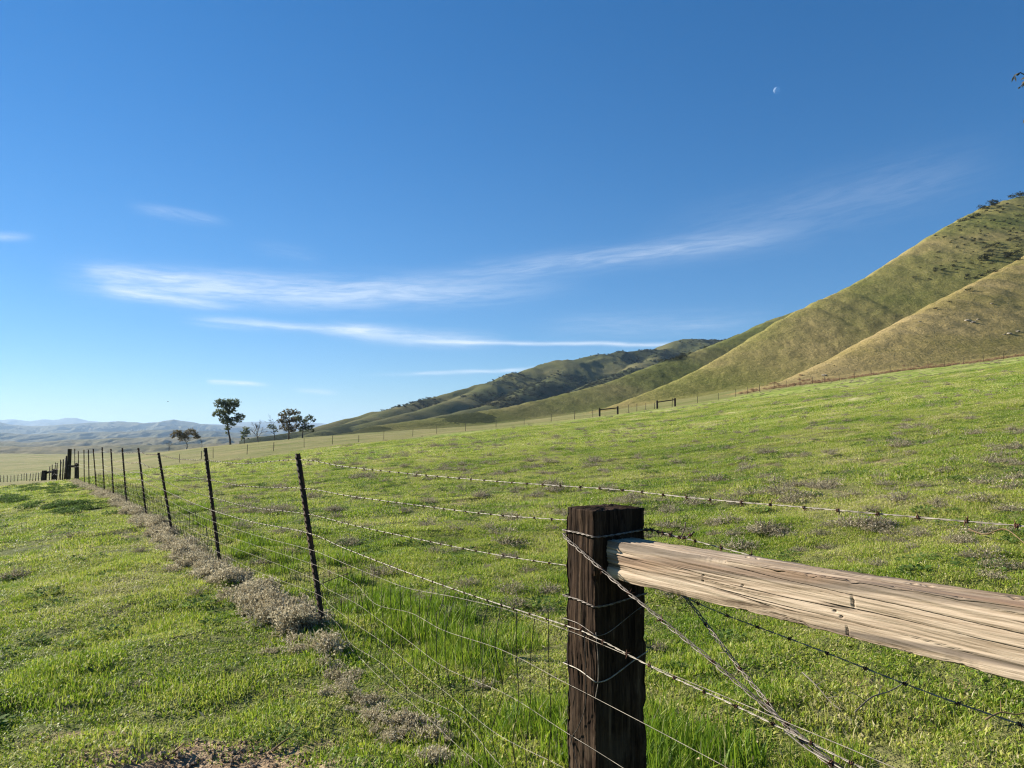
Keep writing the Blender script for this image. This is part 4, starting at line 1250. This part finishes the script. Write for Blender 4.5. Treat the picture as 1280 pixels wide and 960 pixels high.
# posts dropping away beyond the corner
pp = on_line([86, 83, 80, 76.5, 73, 69, 65], [46, 50, 54, 58, 63, 68, 72], 9)
far_fence('slope_fence', 'short run of dark posts dropping over the brow behind the thick corner post', pp, [1.45] * len(pp), (.5, .9, 1.3), M_DARKPOST, .07)
pp = on_line([55, 30, 0, -40], [120, 138, 146, 150], 22)
far_fence('valley_fence', 'small faint post and wire fence down in the tan valley at far left', pp, [1.3] * len(pp), (.5, .9, 1.25), M_DARKPOST, .10)

def square_post(mb, p, h, w):
    p = np.array(p); mb.box(p + [-w / 2, -w / 2, -.2], p + [w / 2, w / 2, h])
    mb.box(p + [-w * .42, -w * .42, h], p + [w * .42, w * .42, h + .015])

def corner_post():
    x = (CORNER[0] - 640) / 960 * CORNER[1]; y = CORNER[1]; z = gzf(x, y)
    mb = MB(); square_post(mb, (0, 0, 0), at(89, 561.5, y)[2] - z, .15)
    link('corner_post', mb.mesh('corner_post', [M_DARKPOST], False), None, (x, y, z), label='thick dark timber corner post at the far end of the steel post fence', category='fence post')
    x2 = (98.5 - 640) / 960 * 42; z2 = gzf(x2, 42)
    mb = MB(); square_post(mb, (0, 0, 0), .95, .14)
    mb.box((-.5, -.05, .72), (.02, .05, .84))
    link('stub_post', mb.mesh('stub_post', [M_DARKPOST], False), None, (x2, 42, z2), label='short dark timber stub standing just past the thick corner post', category='fence post')
corner_post()

def h_brace(px0, px1, Y, h, label, w=.26, dy=.4, group=None, z_extra=0):
    xa = (px0 - 640) / 960 * Y; xb = (px1 - 640) / 960 * Y
    za, zb = gzf(xa, Y), gzf(xb, Y + dy)
    root = thing('brace_frame', label, 'fence brace', (xa, Y, za), group)
    for (x, y, z) in ((0, 0, 0), (xb - xa, dy, zb - za)):
        mb = MB(); square_post(mb, (x, y, z), h, w); link('post', mb.mesh('post', [M_DARKPOST], False), root)
    mb = MB(); mb.tube([(w / 2, 0, h * .82), (xb - xa - w / 2, dy, zb - za + h * .82)], w * .33, 8)
    link('rail', mb.mesh('rail', [M_DARKPOST]), root)
h_brace(749.5, 772.5, 122, 1.35, 'dark timber brace frame on the pasture brow, the lower one nearer the far hills')
h_brace(821.5, 844.5, 122, 1.40, 'dark timber brace frame on the pasture brow, the higher one nearer the big hill')
h_brace(58.5, 68, 74, 1.15, 'dark low timber brace frame beyond the left knoll where the fence drops away', .32, .5)

# ------------------------------------------------------------------ trees
def leaf_cloud(rng, blobs, dens, size, sub=9, flat=.75, droop=.0):
    """leaf-sized faces gathered in small sprays inside each blob"""
    P, B0 = [], []
    for (c, r) in blobs:
        k = max(5, int(sub * r * r))
        for q in range(k):
            d = rng.normal(0, 1, 3); d /= np.linalg.norm(d); d *= r * rng.random() ** .42
            d[2] *= flat
            cc = np.array(c) + d; B0.append(cc)
            m = int(dens * rng.uniform(.5, 1.4)); rr = .30 * r ** .5 * rng.uniform(.6, 1.2)
            P.append(cc + rng.normal(0, rr * .55, (m, 3)) * [1, 1, .7])
    P = np.vstack(P); n = len(P)
    A = rng.normal(0, 1, (n, 3)); A[:, 2] -= droop; A /= np.linalg.norm(A, axis=1, keepdims=True)
    B = np.cross(A, rng.normal(0, 1, (n, 3))); B /= np.linalg.norm(B, axis=1, keepdims=True)
    s = (size * (.6 + .8 * rng.random(n)))[:, None]
    V = np.stack([P - A * s, P + B * s * .38, P + A * s, P - B * s * .38], 1).reshape(-1, 3)
    F = np.arange(n)[:, None] * 4 + np.array([[0, 1, 2, 3]])
    return V, F, np.repeat(rng.random(n), 4), B0

def branch(mb, rng, a, b, r0, r1, wob=.06, n=6, k=6):
    a, b = np.array(a, float), np.array(b, float); L = np.linalg.norm(b - a)
    t = np.linspace(0, 1, n)[:, None]
    P = a + (b - a) * t + rng.normal(0, wob * L / 3, (n, 3)) * np.sin(t * PI)
    P[:, 2] += .05 * L * np.sin(t[:, 0] * PI)
    mb.tube(P, np.linspace(r0, r1, n), k)
    return P

def far_tree(name, label, Y, base, trunk, blobs, r0, bark, leaf, seed, dens=16, size=.28, group='trees along the valley edge', bare=(), twigs=3):
    rng = np.random.default_rng(seed)
    x = (base[0] - 640) / 960 * Y; z = gzf(x, Y)
    lift = z - at(base[0], base[1], Y)[2]
    root = thing(name, label, 'tree', (x, Y, z), group)
    b = np.array((x, Y, z))
    def w(px, py, dd=0): return np.array(at(px, py, Y)) + [0, dd, lift] - b
    mb = MB()
    tp = [np.array([0, 0, -.3])] + [w(*q) for q in trunk]
    C = catmull(tp, .5); mb.tube(C, np.linspace(r0, r0 * .4, len(C)), 8)
    pxm = Y / 960
    BL = []
    for (px, py, rp) in blobs:
        r = rp * pxm; c = w(px, py, rng.normal(0, r * .6)); BL.append((c, r))
        j = int(np.argmin(np.linalg.norm(C - c, axis=1) + .6 * np.maximum(0, C[:, 2] - c[2] + r * .3)))
        Pb = branch(mb, rng, C[j], c, r0 * .38, r0 * .12, .18)
        for q in range(twigs):
            d = rng.normal(0, 1, 3); d /= np.linalg.norm(d); d[2] = abs(d[2]) * .7
            branch(mb, rng, Pb[rng.integers(2, 6)], c + d * r * .85, r0 * .12, r0 * .035, .15, 5, 4)
    def fork(a, d, L, r, lev):
        e = a + d * L
        branch(mb, rng, a, e, r, r * .55, .12, 5, 5)
        if lev == 0: return
        for q in range(3 if lev > 1 else 4):
            dd = d + rng.normal(0, .38, 3); dd /= np.linalg.norm(dd); dd[2] = max(dd[2], .1)
            fork(a + (e - a) * rng.uniform(.45, 1.0), dd, L * rng.uniform(.5, .75), r * .55, lev - 1)
    for (px, py, qx, qy) in bare:
        a, e = w(px, py), w(qx, qy); d = e - a; L = np.linalg.norm(d)
        fork(a, d / L, L * .55, r0 * .45, 3)
    link('trunk', mb.mesh('trunk', [bark]), root)
    if BL:
        V, F, T, _ = leaf_cloud(rng, [(c, r * 1.15) for c, r in BL], dens * 1.25, size * .9, 13)
        link('crown', new_mesh('crown', V, F, False, {'tint': T}, [leaf]), root)
    return root

TY = 270
far_tree('eucalyptus_tree', 'tallest tree, a dark eucalyptus with a leaning bare trunk and lopsided crown', 268, (289, 553), [(287.5, 546), (286, 538), (284, 525), (282, 512), (284, 502)],
         [(285, 503, 9), (277, 501, 7), (295, 501, 6.5), (279, 512, 8.5), (286, 510, 6), (268, 515, 3.2), (297, 519, 6.5), (303, 517, 3.5), (288, 524, 7.5), (281, 521, 6.5), (285, 532, 3.5), (284, 538, 2.2)],
         .36, M_BARK, M_EUC, 301, 17, .27)
far_tree('spreading_tree', 'wide low tree with a pale forked trunk and rusty leaves', 285, (234, 558), [(234, 553), (233, 549), (231, 545)],
         [(221, 537, 5), (228, 539, 6), (238, 536, 6), (243, 540, 5), (231, 543, 5), (216, 541, 3.5), (246, 543, 3), (225, 545, 3)],
         .34, M_BARKP, M_EUCR, 302, 13, .27)
far_tree('small_bare_tree', 'small thin bare tree just beside the wide rusty leaved tree', 290, (212, 558), [(212, 554), (212, 551)], [], .14, M_DEADWOOD, M_EUC, 303, bare=[(212, 552, 212, 545), (212, 554, 208, 547), (212, 553, 217, 546)])
far_tree('dead_snag', 'slim dead snag standing alone below the tallest tree', 285, (253.5, 556), [(252.5, 551), (251, 546)], [], .12, M_DEADWOOD, M_EUC, 304, bare=[(252, 550, 250, 543)])
far_tree('young_dark_tree', 'small dark leafy tree between the tallest tree and the bare one', 268, (306, 551.5), [(306, 546), (306.5, 540)],
         [(306, 534, 4.5), (303, 538, 3.5), (310, 537, 3.5), (307, 542, 3.8), (304, 546, 2.6), (309, 546, 2.2)], .14, M_BARK, M_EUC, 305, 12, .24)
far_tree('bare_tree', 'leafless grey tree with a fan of thin upright branches', 268, (323.5, 550), [(322, 545), (321.5, 541)], [], .24, M_DEADWOOD, M_EUC, 306,
         bare=[(321.5, 541, 316, 524), (321.5, 541, 321, 520), (321.5, 541, 327, 522), (322, 545, 330, 532), (322, 544, 315, 534)])
far_tree('thin_tree', 'half bare slender tree just left of the round crowned tree', 268, (343.5, 548), [(343, 540), (341.5, 534)],
         [(339, 530, 4.2), (343, 532, 3.5), (336, 529, 2.5), (345, 536, 2.2)], .16, M_BARK, M_EUC, 307, 10, .24, bare=[(341, 533, 337, 517), (342, 532, 343, 518), (343, 540, 338, 535)])
far_tree('round_crowned_tree', 'dark round crowned tree, the fullest of the group', 268, (361.5, 547), [(361, 541), (361, 534), (362, 526)],
         [(352, 516, 5), (364, 513, 6), (371, 513, 4.5), (358, 523, 7), (368, 522, 6.5), (355, 531, 5), (363, 533, 6.5), (371, 530, 4), (350, 524, 3.5)], .30, M_BARK, M_EUCR, 308, 13, .27)
far_tree('open_crowned_tree', 'open crowned dark tree at the hill end of the group', 268, (378.5, 546), [(378.5, 540), (379, 532)],
         [(374, 521, 4.2), (386, 520, 4.5), (379, 526, 5), (391, 524, 2.8), (381, 533, 5.5), (389, 532, 4.2), (375, 535, 3.5), (391, 537, 2.2)], .26, M_BARK, M_EUC, 309, 13, .27)

# low dark strip of brush along the brow under the trees is grass; tree overhanging the right edge of the picture
def overhang():
    rng = np.random.default_rng(53)
    Yb = 4.2
    bx, by = 5.6, 4.8; z = gzf(bx, by)
    root = thing('overhanging_tree', 'tree whose drooping leafy twigs just reach in at the upper right', 'tree', (bx, by, z))
    b = np.array((bx, by, z)); mb = MB()
    C = catmull([(0, 0, -.3), (.05, .0, 1.2), (-.1, .05, 2.6), (.1, 0, 4.2), (0, .1, 5.5)], .2); mb.tube(C, np.linspace(.20, .07, len(C)), 10)
    tips = [at(1266, 96, Yb), at(1279, 122, Yb), at(1284, 150, Yb)]
    hub = np.array(at(1330, 85, Yb)) - b
    Pm = branch(mb, rng, C[int(len(C) * .72)], hub, .05, .014, .1, 8)
    Vs, T = [], []
    def leaf(p, d, L, w):
        d = d / np.linalg.norm(d); s = np.cross(d, [0.2, .9, .3]); s /= np.linalg.norm(s)
        Vs.extend([p, p + d * L * .45 + s * w, p + d * L, p + d * L * .5 - s * w]); T.extend([rng.random()] * 4)
    for px, py, end in ((1268, 94, 1), (1276, 108, 0), (1282, 146, 0), (1300, 70, 0), (1310, 120, 0)):
        e = np.array(at(px, py, Yb)) - b
        P = branch(mb, rng, hub, e, .007, .0025, .12, 9, 5)
        for q in range(4, 9):
            for k in range(2):
                if P[q][0] < (at(1268, 96, Yb) - Vector(b))[0]: continue
                d = np.array([-.5 + rng.normal(0, .35), rng.normal(0, .3), -.75 + rng.normal(0, .35)])
                leaf(P[q], d, rng.uniform(.03, .055), .005)
    link('trunk', mb.mesh('trunk', [M_BARK]), root)
    # more foliage on the part of the tree outside the frame
    V2, F2, T2, _ = leaf_cloud(rng, [((.4, .2, 5.2), .8), ((.9, .5, 4.6), .7), ((-.1, .6, 5.9), .7)], 10, .05, sub=40)
    n1 = len(Vs) // 4
    V = np.vstack([np.array(Vs), V2]); F = np.vstack([np.arange(n1)[:, None] * 4 + np.array([[0, 1, 2, 3]]), F2 + n1 * 4])
    link('crown', new_mesh('crown', V, F, False, {'tint': np.concatenate([T, T2])}, [M_EUCR]), root)
overhang()

# ------------------------------------------------------------------ shrubs and rocks on the hills
def shrub_mesh(seed, mat):
    rng = np.random.default_rng(seed)
    bl = [((rng.normal(0, .35), rng.normal(0, .35), .35 + .2 * rng.random()), rng.uniform(.35, .6)) for _ in range(5)]
    V, F, T, _ = leaf_cloud(rng, bl, 9, .10, sub=45, flat=.8)
    V[:, 2] = np.maximum(V[:, 2], -.05)
    return new_mesh('shrub', V, F, False, {'tint': T}, [mat])
SHRUBS = [shrub_mesh(401 + k, M_SHRUB) for k in range(4)]
REDS = [shrub_mesh(421 + k, M_RED) for k in range(3)]

def rock_mesh(seed):
    rng = np.random.default_rng(seed)
    n, k = 9, 12; V, F = [], []
    for i in range(n):
        ph = PI * i / (n - 1)
        for j in range(k):
            th = 2 * PI * j / k
            d = np.array([math.sin(ph) * math.cos(th), math.sin(ph) * math.sin(th), math.cos(ph)])
            r = .5 * (1 + .35 * float(fbm(np.array(d[0] * 1.3 + seed), np.array(d[1] * 1.3 + d[2] * 1.7), 3, seed)))
            V.append(d * r * [1.3, 1, .6])
    for i in range(n - 1):
        for j in range(k): F.append((i * k + j, i * k + (j + 1) % k, (i + 1) * k + (j + 1) % k, (i + 1) * k + j))
    return new_mesh('rock', np.array(V), np.array(F)[:, ::-1], False, None, [M_ROCK])
ROCKS = [rock_mesh(5), rock_mesh(6), rock_mesh(7)]

def hill_growth():
    rng = np.random.default_rng(59)
    spots = [(1240, 258, 14), (1228, 262, 9), (1250, 261, 7), (1215, 273, 9), (1222, 271, 6), (1202, 277, 6), (1234, 317, 5), (1240, 322, 7), (1232, 325, 12), (1268, 318, 13), (1258, 324, 9), (1272, 326, 10),
             (1262, 321, 8), (1243, 340, 6), (1236, 342, 6), (1227, 345, 7), (1210, 346, 6), (1170, 337, 6), (1180, 338, 6), (1176, 333, 4), (1191, 334, 5), (1204, 335, 4), (1214, 331, 4), (1142, 349, 4), (1168, 340, 4),
             (1150, 336, 3), (1264, 302, 8), (1272, 300, 6), (1248, 306, 6), (1240, 308, 7), (1232, 311, 6), (1225, 300, 5), (1217, 302, 4), (1207, 300, 3), (1190, 303, 3), (1180, 298, 4), (1196, 310, 3),
             (1212, 365, 6), (1186, 378, 4), (1170, 388, 4), (1043, 457, 2), (1270, 247, 10), (1278, 246, 8), (1260, 249, 6), (1246, 250, 7), (1236, 253, 5), (1222, 256, 4), (1210, 262, 4)]
    while len(spots) < 215:
        px = rng.uniform(1150, 1285); py = rng.uniform(255, 350)
        if rng.random() > ((px - 1130) / 150) ** 1.2: continue
        spots.append((px, py, rng.uniform(1.4, 4.2)))
    for k, (px, py, w) in enumerate(spots):
        p, wh = hill_hit(px, py)
        if p is None or (wh == 0 and k > 48): continue
        if p.y > 1000: continue
        o = link('hill_shrub', SHRUBS[k % 4], None, p - Vector((0, 0, .1)), label='small dark shrub on the grassy hillsides above the far fence', category='shrub', group='dark shrubs scattered on the grassy hillsides')
        s = w * 1.12 / 960 * p.y / 1.5; o.scale = (s * rng.uniform(1, 1.3), s, s * rng.uniform(.65, .95)); o.rotation_euler = (0, 0, rng.random() * 6)
    # along the skyline of the big hill
    # scrub on the far hills: too many to count
    X, Y, S, who = HGRID
    P, Sc = [], []
    for q, dens, smin, smax in ((3, 9000, 1.6, 4.4), (2, 1500, 1.0, 2.4)):
        V, F, sq = HILLS[q]
        cand = rng.integers(0, len(V), dens * 12)
        v = V[cand]; s = sq[cand]
        # weight by ground area of the polar cell and by the cover map
        wgt = np.clip((v[:, 1] / v[:, 1].max()), 0, 1)
        thr = (.40 if q == 3 else .52)
        b = fbm(v[:, 0] * .012, v[:, 1] * .012, 3, 141)
        ok = (v[:, 1] > (930 if q == 3 else 430)) & (s + .22 * b > thr) & (rng.random(len(v)) < wgt + .25)
        v = v[ok][:dens]
        P.append(v + np.concatenate([rng.normal(0, 1.5, (len(v), 2)), np.full((len(v), 1), -.2)], 1)); Sc.append(rng.uniform(smin, smax, len(v)))
    P = np.vstack(P); Sc = np.concatenate(Sc)
    C = src_collection('scrub_clump', SHRUBS)
    scatter('hill_scrub', P, np.stack([0 * Sc, 0 * Sc, rng.random(len(Sc)) * 6], -1), np.stack([Sc, Sc, Sc * .8], -1), rng.integers(0, 4, len(Sc)), C, kind='stuff',
            label='dark evergreen scrub speckling the far ridge and its hollows', category='scrub')
    # russet brush at the foot of the tan hill
    P, Sc = [], []
    for q in range(420):
        px = rng.uniform(925, 1290)
        Yv = np.interp(px, [960, 1100, 1280], [142, 149, 154]) + 3 + abs(rng.normal(0, 15))
        if fbm(np.array(px / 16), np.array(Yv / 9), 3, 145) < -.12 and px < 960: continue
        x = (px - 640) / 960 * Yv; P.append((x, Yv, hill_z(x, Yv)[0] - .05)); Sc.append(rng.uniform(.3, .85))
    P = np.array(P); Sc = np.array(Sc)
    C = src_collection('russet_clump', REDS)
    scatter('russet_brush', P, np.stack([0 * Sc, 0 * Sc, rng.random(len(Sc)) * 6], -1), np.stack([Sc, Sc, Sc * .7], -1), rng.integers(0, 3, len(Sc)), C, kind='stuff',
            label='reddish brown brush strip behind the fence at the foot of the tan hill', category='brush')
    # pale boulders
    for k, (px, py, w) in enumerate([(1030, 470, 7), (1210, 402, 9), (1217, 405, 6), (1222, 400, 5), (1262, 417, 7), (1255, 420, 5), (1272, 415, 6), (1150, 402, 4), (1240, 380, 4)]):
        p, wh = hill_hit(px, py)
        if p is None: continue
        o = link('boulder', ROCKS[k % 3], None, p, label='pale low boulder half sunk in the tan grass hillside', category='rock', group='pale boulders on the tan hill')
        s = w / 960 * p.y / 1.3; o.scale = (s, s, s * .6); o.rotation_euler = (0, 0, rng.random() * 6)
    p = at(423, 541.5, 330); z = gzf(p.x, p.y)
    o = link('pale_boulder', ROCKS[1], None, (p.x, p.y, z), label='lone pale boulder on the tan brow near the foot of the far ridge', category='rock'); o.scale = (1.3, 1.0, 1.0)
hill_growth()

# ------------------------------------------------------------------ small loose things in the grass
def twigs():
    rng = np.random.default_rng(61)
    def twig(label, pts, r, forks=(), mat=M_DEADWOOD, name='dry_twig', cat='twig'):
        g = [ground_at(px, py) for px, py, h in pts]
        W = [np.array([a[0], a[1], gzf(*a) + h]) for a, (_, _, h) in zip(g, pts)]
        b = W[0].copy(); mb = MB()
        C = catmull([w - b for w in W], .02); mb.tube(C, np.linspace(r, r * .6, len(C)), 5)
        for (f, dx, dy, dz) in forks:
            p = C[int(f * (len(C) - 1))]; mb.tube([p, p + np.array([dx, dy, dz]) * .5 + [0, 0, .01], p + np.array([dx, dy, dz])], [r * .6, r * .5, r * .25], 4)
        link(name, mb.mesh(name, [mat]), None, tuple(b), label=label, category=cat)
    twig('pale dry twig with a hooked end lying in the grass below the rail', [(1068, 897, .02), (1090, 890, .07), (1112, 883, .06), (1135, 876, .09)], .0045, [(.5, .05, .06, .03), (.25, -.08, .03, .04)])
    twig('thin grey forked twig lying nearer the twisted brace wire', [(1003, 852, .05), (1022, 868, .04), (1038, 886, .03), (1052, 905, .05)], .0035, [(.4, .09, .0, .03), (.7, .06, -.06, .02)])
    twig('pale bent stalk lying beside a weed clump behind the rail', [(1211, 674, .10), (1232, 678, .06), (1257, 678, .12), (1284, 690, .06)], .007, (), M_LITTER, 'dry_stalk', 'stalk')
    twig('short pale stick lying flat in the bare soil corner', [(214, 951, .02), (222, 944, .03), (229, 938, .03)], .006, [(.5, .05, .01, .02)], M_LITTER, 'dry_stick', 'stick')
    twig('pale broken stick fragment in the turf next to the soil patch', [(342, 944, .02), (352, 938, .035), (362, 931, .03)], .006, (), M_LITTER, 'dry_stick', 'stick')
    twig('straight pale stick lying between the netting and the tall grass', [(392, 744, .06), (412, 737, .09), (440, 727, .10)], .006, [(.6, .1, .0, .02)], M_LITTER, 'dry_stick', 'stick')
    twig('russet grey branch end lying in grass at the lower right edge', [(1232, 910, .03), (1252, 905, .05), (1270, 908, .04), (1285, 904, .05)], .005, [(.5, .03, .05, .04)], M_LITTER, 'dry_twig', 'twig')
    mbm = []
twigs()

def bird():
    p = at(210, 502, 180); mb = MB()
    mb.tube([(-.22, 0, 0), (-.1, 0, .02), (.05, 0, .02), (.2, 0, .03)], [.01, .06, .07, .02], 6)
    mb.add([(0, 0, .03), (.08, 0, .03), (-.02, .42, .12), (0, 0, .03), (.08, 0, .03), (-.02, -.42, .12)], None, [(0, 1, 2), (3, 5, 4)])
    me = mb.mesh('bird', [M_DARKPOST], False)
    link('bird', me, None, p, label='tiny dark speck of a bird in the sky over the wide low tree', category='bird')
bird()

# ------------------------------------------------------------------ moon
SUN_AZ, SUN_EL = math.radians(-62), math.radians(25)
sdir = Vector((math.sin(SUN_AZ) * math.cos(SUN_EL), math.cos(SUN_AZ) * math.cos(SUN_EL), math.sin(SUN_EL)))
def moon():
    me = bpy.data.meshes.new('moon'); import bmesh
    bm = bmesh.new(); bmesh.ops.create_uvsphere(bm, u_segments=48, v_segments=24, radius=1.0); bm.to_mesh(me); bm.free()
    me.polygons.foreach_set('use_smooth', np.full(len(me.polygons), True))
    m, t, out, pos, obj = mat_new('moon_rock')
    n = t.noise(obj, 2.2, 4, 0.6)
    df = t.n.new('ShaderNodeBsdfDiffuse'); t.set(df.inputs[0], t.ramp(n, [(.4, (.09, .105, .12)), (.6, (.20, .235, .26))]))
    tr = t.n.new('ShaderNodeBsdfTransparent'); ad = t.n.new('ShaderNodeAddShader')
    gb = t.n.new('ShaderNodeNewGeometry'); mx = t.n.new('ShaderNodeMixShader')
    t.l.new(df.outputs[0], ad.inputs[0]); t.l.new(tr.outputs[0], ad.inputs[1])
    t.l.new(gb.outputs['Backfacing'], mx.inputs[0]); t.l.new(ad.outputs[0], mx.inputs[1]); t.l.new(tr.outputs[0], mx.inputs[2]); t.l.new(mx.outputs[0], out.inputs[0])
    me.materials.append(m)
    p = at(971, 113, 60000)
    o = link('moon', me, None, p, label='faint pale crescent moon high in the blue sky', category='moon')
    o.scale = (265, 265, 265)
moon()

# ------------------------------------------------------------------ haze
def haze():
    mb = MB(); mb.box((-24000, -4000, -190), (24000, 34000, 400))
    m = bpy.data.materials.new('haze'); m.use_nodes = True; t = NT(m.node_tree); t.n.clear()
    out = t.n.new('ShaderNodeOutputMaterial'); v = t.n.new('ShaderNodeVolumePrincipled')
    v.inputs['Color'].default_value = (.50, .72, 1.0, 1); v.inputs['Density'].default_value = HAZE
    v.inputs['Anisotropy'].default_value = .2
    t.l.new(v.outputs[0], out.inputs['Volume'])
    link('haze', mb.mesh('haze', [m], False), kind='stuff', label='thin blue air over the far valley', category='haze')
HAZE = 4.2e-5
haze()

# ------------------------------------------------------------------ sky, sun, camera
def world():
    w = bpy.data.worlds.new('World'); SC.world = w; w.use_nodes = True
    w.cycles.sampling_method = 'MANUAL'; w.cycles.sample_map_resolution = 256
    t = NT(w.node_tree); t.n.clear()
    out = t.n.new('ShaderNodeOutputWorld'); bg = t.n.new('ShaderNodeBackground'); bg.inputs[1].default_value = SKY
    sky = t.n.new('ShaderNodeTexSky'); sky.sky_type = 'NISHITA'; sky.sun_disc = False
    sky.sun_elevation = SUN_EL; sky.sun_rotation = SUN_AZ
    sky.altitude = 500; sky.air_density = 1.0; sky.dust_density = 0.0; sky.ozone_density = 3.0
    hs = t.n.new('ShaderNodeHueSaturation'); hs.inputs['Saturation'].default_value = SKY_SAT; hs.inputs['Value'].default_value = 1.0; hs.inputs['Hue'].default_value = SKY_HUE
    gm = t.n.new('ShaderNodeGamma'); gm.inputs[1].default_value = .85; t.l.new(sky.outputs[0], gm.inputs[0])
    t.l.new(t.mix(1.0, gm.outputs[0], (1.01, 1.11, 1.28), 'MULTIPLY'), hs.inputs['Color'])
    tc = t.n.new('ShaderNodeTexCoord'); sep = t.n.new('ShaderNodeSeparateXYZ'); t.l.new(tc.outputs['Generated'], sep.inputs[0])
    az = t.math('ARCTAN2', sep.outputs[0], sep.outputs[1]); el = t.math('ARCSINE', sep.outputs[2])
    cmb = t.n.new('ShaderNodeCombineXYZ'); t.l.new(az, cmb.inputs[0]); t.l.new(el, cmb.inputs[1])
    wob = t.math('MULTIPLY', t.math('SUBTRACT', t.noise(t.mapping(cmb.outputs[0], (7, 22, 1)), 1.0, 3, .5), .5), .012)
    def azel(px, py):
        d = Vector(ray(px, py)).normalized(); return math.atan2(d.x, d.y), math.asin(d.z)
    total = None
    #        end 1, end 2 (pixels of the photograph give the bearings), half width px, strength, fibre stretch, bend px, soft start, soft end
    ST = [((50, 344), (760, 352), 16, .50, 9, 6, .16, .50),
          ((95, 340), (420, 352), 8, .26, 12, 0, .08, .5),
          ((470, 356), (1060, 282), 12, .29, 8, -7, .4, .35),
          ((115, 361), (320, 389), 5.5, .44, 10, 0, .2, .5),
          ((215, 398), (520, 411), 5.5, .46, 10, 3, .25, .3),
          ((380, 404), (650, 427), 9, .40, 10, 4, .3, .35),
          ((470, 424), (850, 430), 2.4, .55, 5, 0, .3, .05),
          ((430, 471), (700, 458), 2.3, .50, 7, 1, .5, .2),
          ((150, 256), (295, 280), 6, .17, 12, 0, .4, .3),
          ((-60, 291), (50, 297), 4, .26, 12, 0, .4, .4),
          ((255, 477), (345, 482), 2.8, .95, 12, 0, .15, .5),
          ((360, 486), (430, 492), 2.8, .40, 12, 0, .4, .4),
          ((760, 315), (1300, 185), 30, .085, 10, 0, .5, .3),
          ((640, 408), (1010, 398), 13, .16, 9, 0, .4, .4),
          ((300, 305), (420, 325), 8, .07, 12, 0, .4, .4)]
    for k, (a, b, wpx, stg, fib, bend, s0, s1) in enumerate(ST):
        A, B = azel(*a), azel(*b)
        dx, dy = B[0] - A[0], B[1] - A[1]; L = math.hypot(dx, dy); c, s = dx / L, dy / L; W = wpx / 960
        ax = t.math('SUBTRACT', az, A[0]); ey = t.math('SUBTRACT', t.math('ADD', el, wob), A[1])
        al = t.math('DIVIDE', t.math('ADD', t.math('MULTIPLY', ax, c), t.math('MULTIPLY', ey, s)), L)
        ac = t.math('SUBTRACT', t.math('MULTIPLY', ey, c), t.math('MULTIPLY', ax, s))
        if bend:
            bb = t.math('MULTIPLY', t.math('MULTIPLY', al, t.math('SUBTRACT', 1, al)), 4 * bend / 960)
            ac = t.math('ADD', ac, bb)
        v2 = t.n.new('ShaderNodeCombineXYZ'); t.l.new(t.math('MULTIPLY', al, L), v2.inputs[0]); t.l.new(ac, v2.inputs[1]); v2.inputs[2].default_value = k * 3.7
        nz = t.noise(t.mapping(v2.outputs[0], (fib, fib * 7, 1), (0, 0, .08)), 1.0, 4, .60, .9)
        nz2 = t.noise(t.mapping(v2.outputs[0], (fib * 2.2, 190, 1), (0, 0, .10)), 1.0, 3, .65, .6)
        ends = t.math('MULTIPLY', t.mapr(al, 0.0, s0), t.mapr(al, 1.0, 1.0 - s1))
        q = t.math('DIVIDE', ac, W)
        g = t.math('POWER', 2.718, t.math('MULTIPLY', t.math('MULTIPLY', q, q), -1.0))
        f = t.math('MULTIPLY', t.math('MULTIPLY', ends, g), t.math('ADD', .30, t.math('MULTIPLY', t.mapr(t.math('ADD', t.math('MULTIPLY', nz, .58), t.math('MULTIPLY', nz2, .42)), .33, .67), .95)))
        f = t.math('MULTIPLY', f, stg)
        total = f if total is None else t.math('ADD', total, f)
    total = t.math('MINIMUM', total, .8)
    low = t.mix(t.mapr(el, .30, -.02), hs.outputs[0], t.mix(1.0, hs.outputs[0], (.78, .905, 1.0), 'MULTIPLY'))
    col = t.mix(total, low, CLOUD)
    t.l.new(col, bg.inputs[0]); t.l.new(bg.outputs[0], out.inputs[0])
SKY = 0.057; SKY_SAT = 1.28; SKY_HUE = 0.5; CLOUD = (7.2, 8.0, 9.0)
world()

sun = bpy.data.lights.new('sun', 'SUN'); sun.energy = 5.0; sun.angle = math.radians(.53); sun.color = (1.0, .93, .82)
so = bpy.data.objects.new('sun', sun); COL.objects.link(so); so.rotation_euler = sdir.to_track_quat('Z', 'Y').to_euler()

cam = bpy.data.cameras.new('camera'); cam.lens = 27.0; cam.sensor_width = 36.0; cam.clip_start = .05; cam.clip_end = 200000
co = bpy.data.objects.new('camera', cam); COL.objects.link(co)
co.location = (0, 0, CAMZ); co.rotation_euler = (PI / 2 + PITCH, 0, 0)
SC.camera = co

vs = SC.view_settings
vs.view_transform = 'Standard'; vs.look = 'None'; vs.exposure = 1.15; vs.gamma = 1.0; vs.use_curve_mapping = False
SC.render.engine = 'CYCLES'
cy = SC.cycles
cy.use_denoising = True
try: cy.denoiser = 'OPENIMAGEDENOISE'; cy.denoising_input_passes = 'RGB_ALBEDO_NORMAL'; cy.denoising_prefilter = 'NONE'
except Exception: pass
cy.max_bounces = 6; cy.diffuse_bounces = 2; cy.glossy_bounces = 2; cy.transmission_bounces = 3; cy.transparent_max_bounces = 8; cy.volume_bounces = 0
cy.caustics_reflective = False; cy.caustics_refractive = False
cy.sample_clamp_indirect = 6
cy.filter_width = 1.2
SC.render.use_persistent_data = False
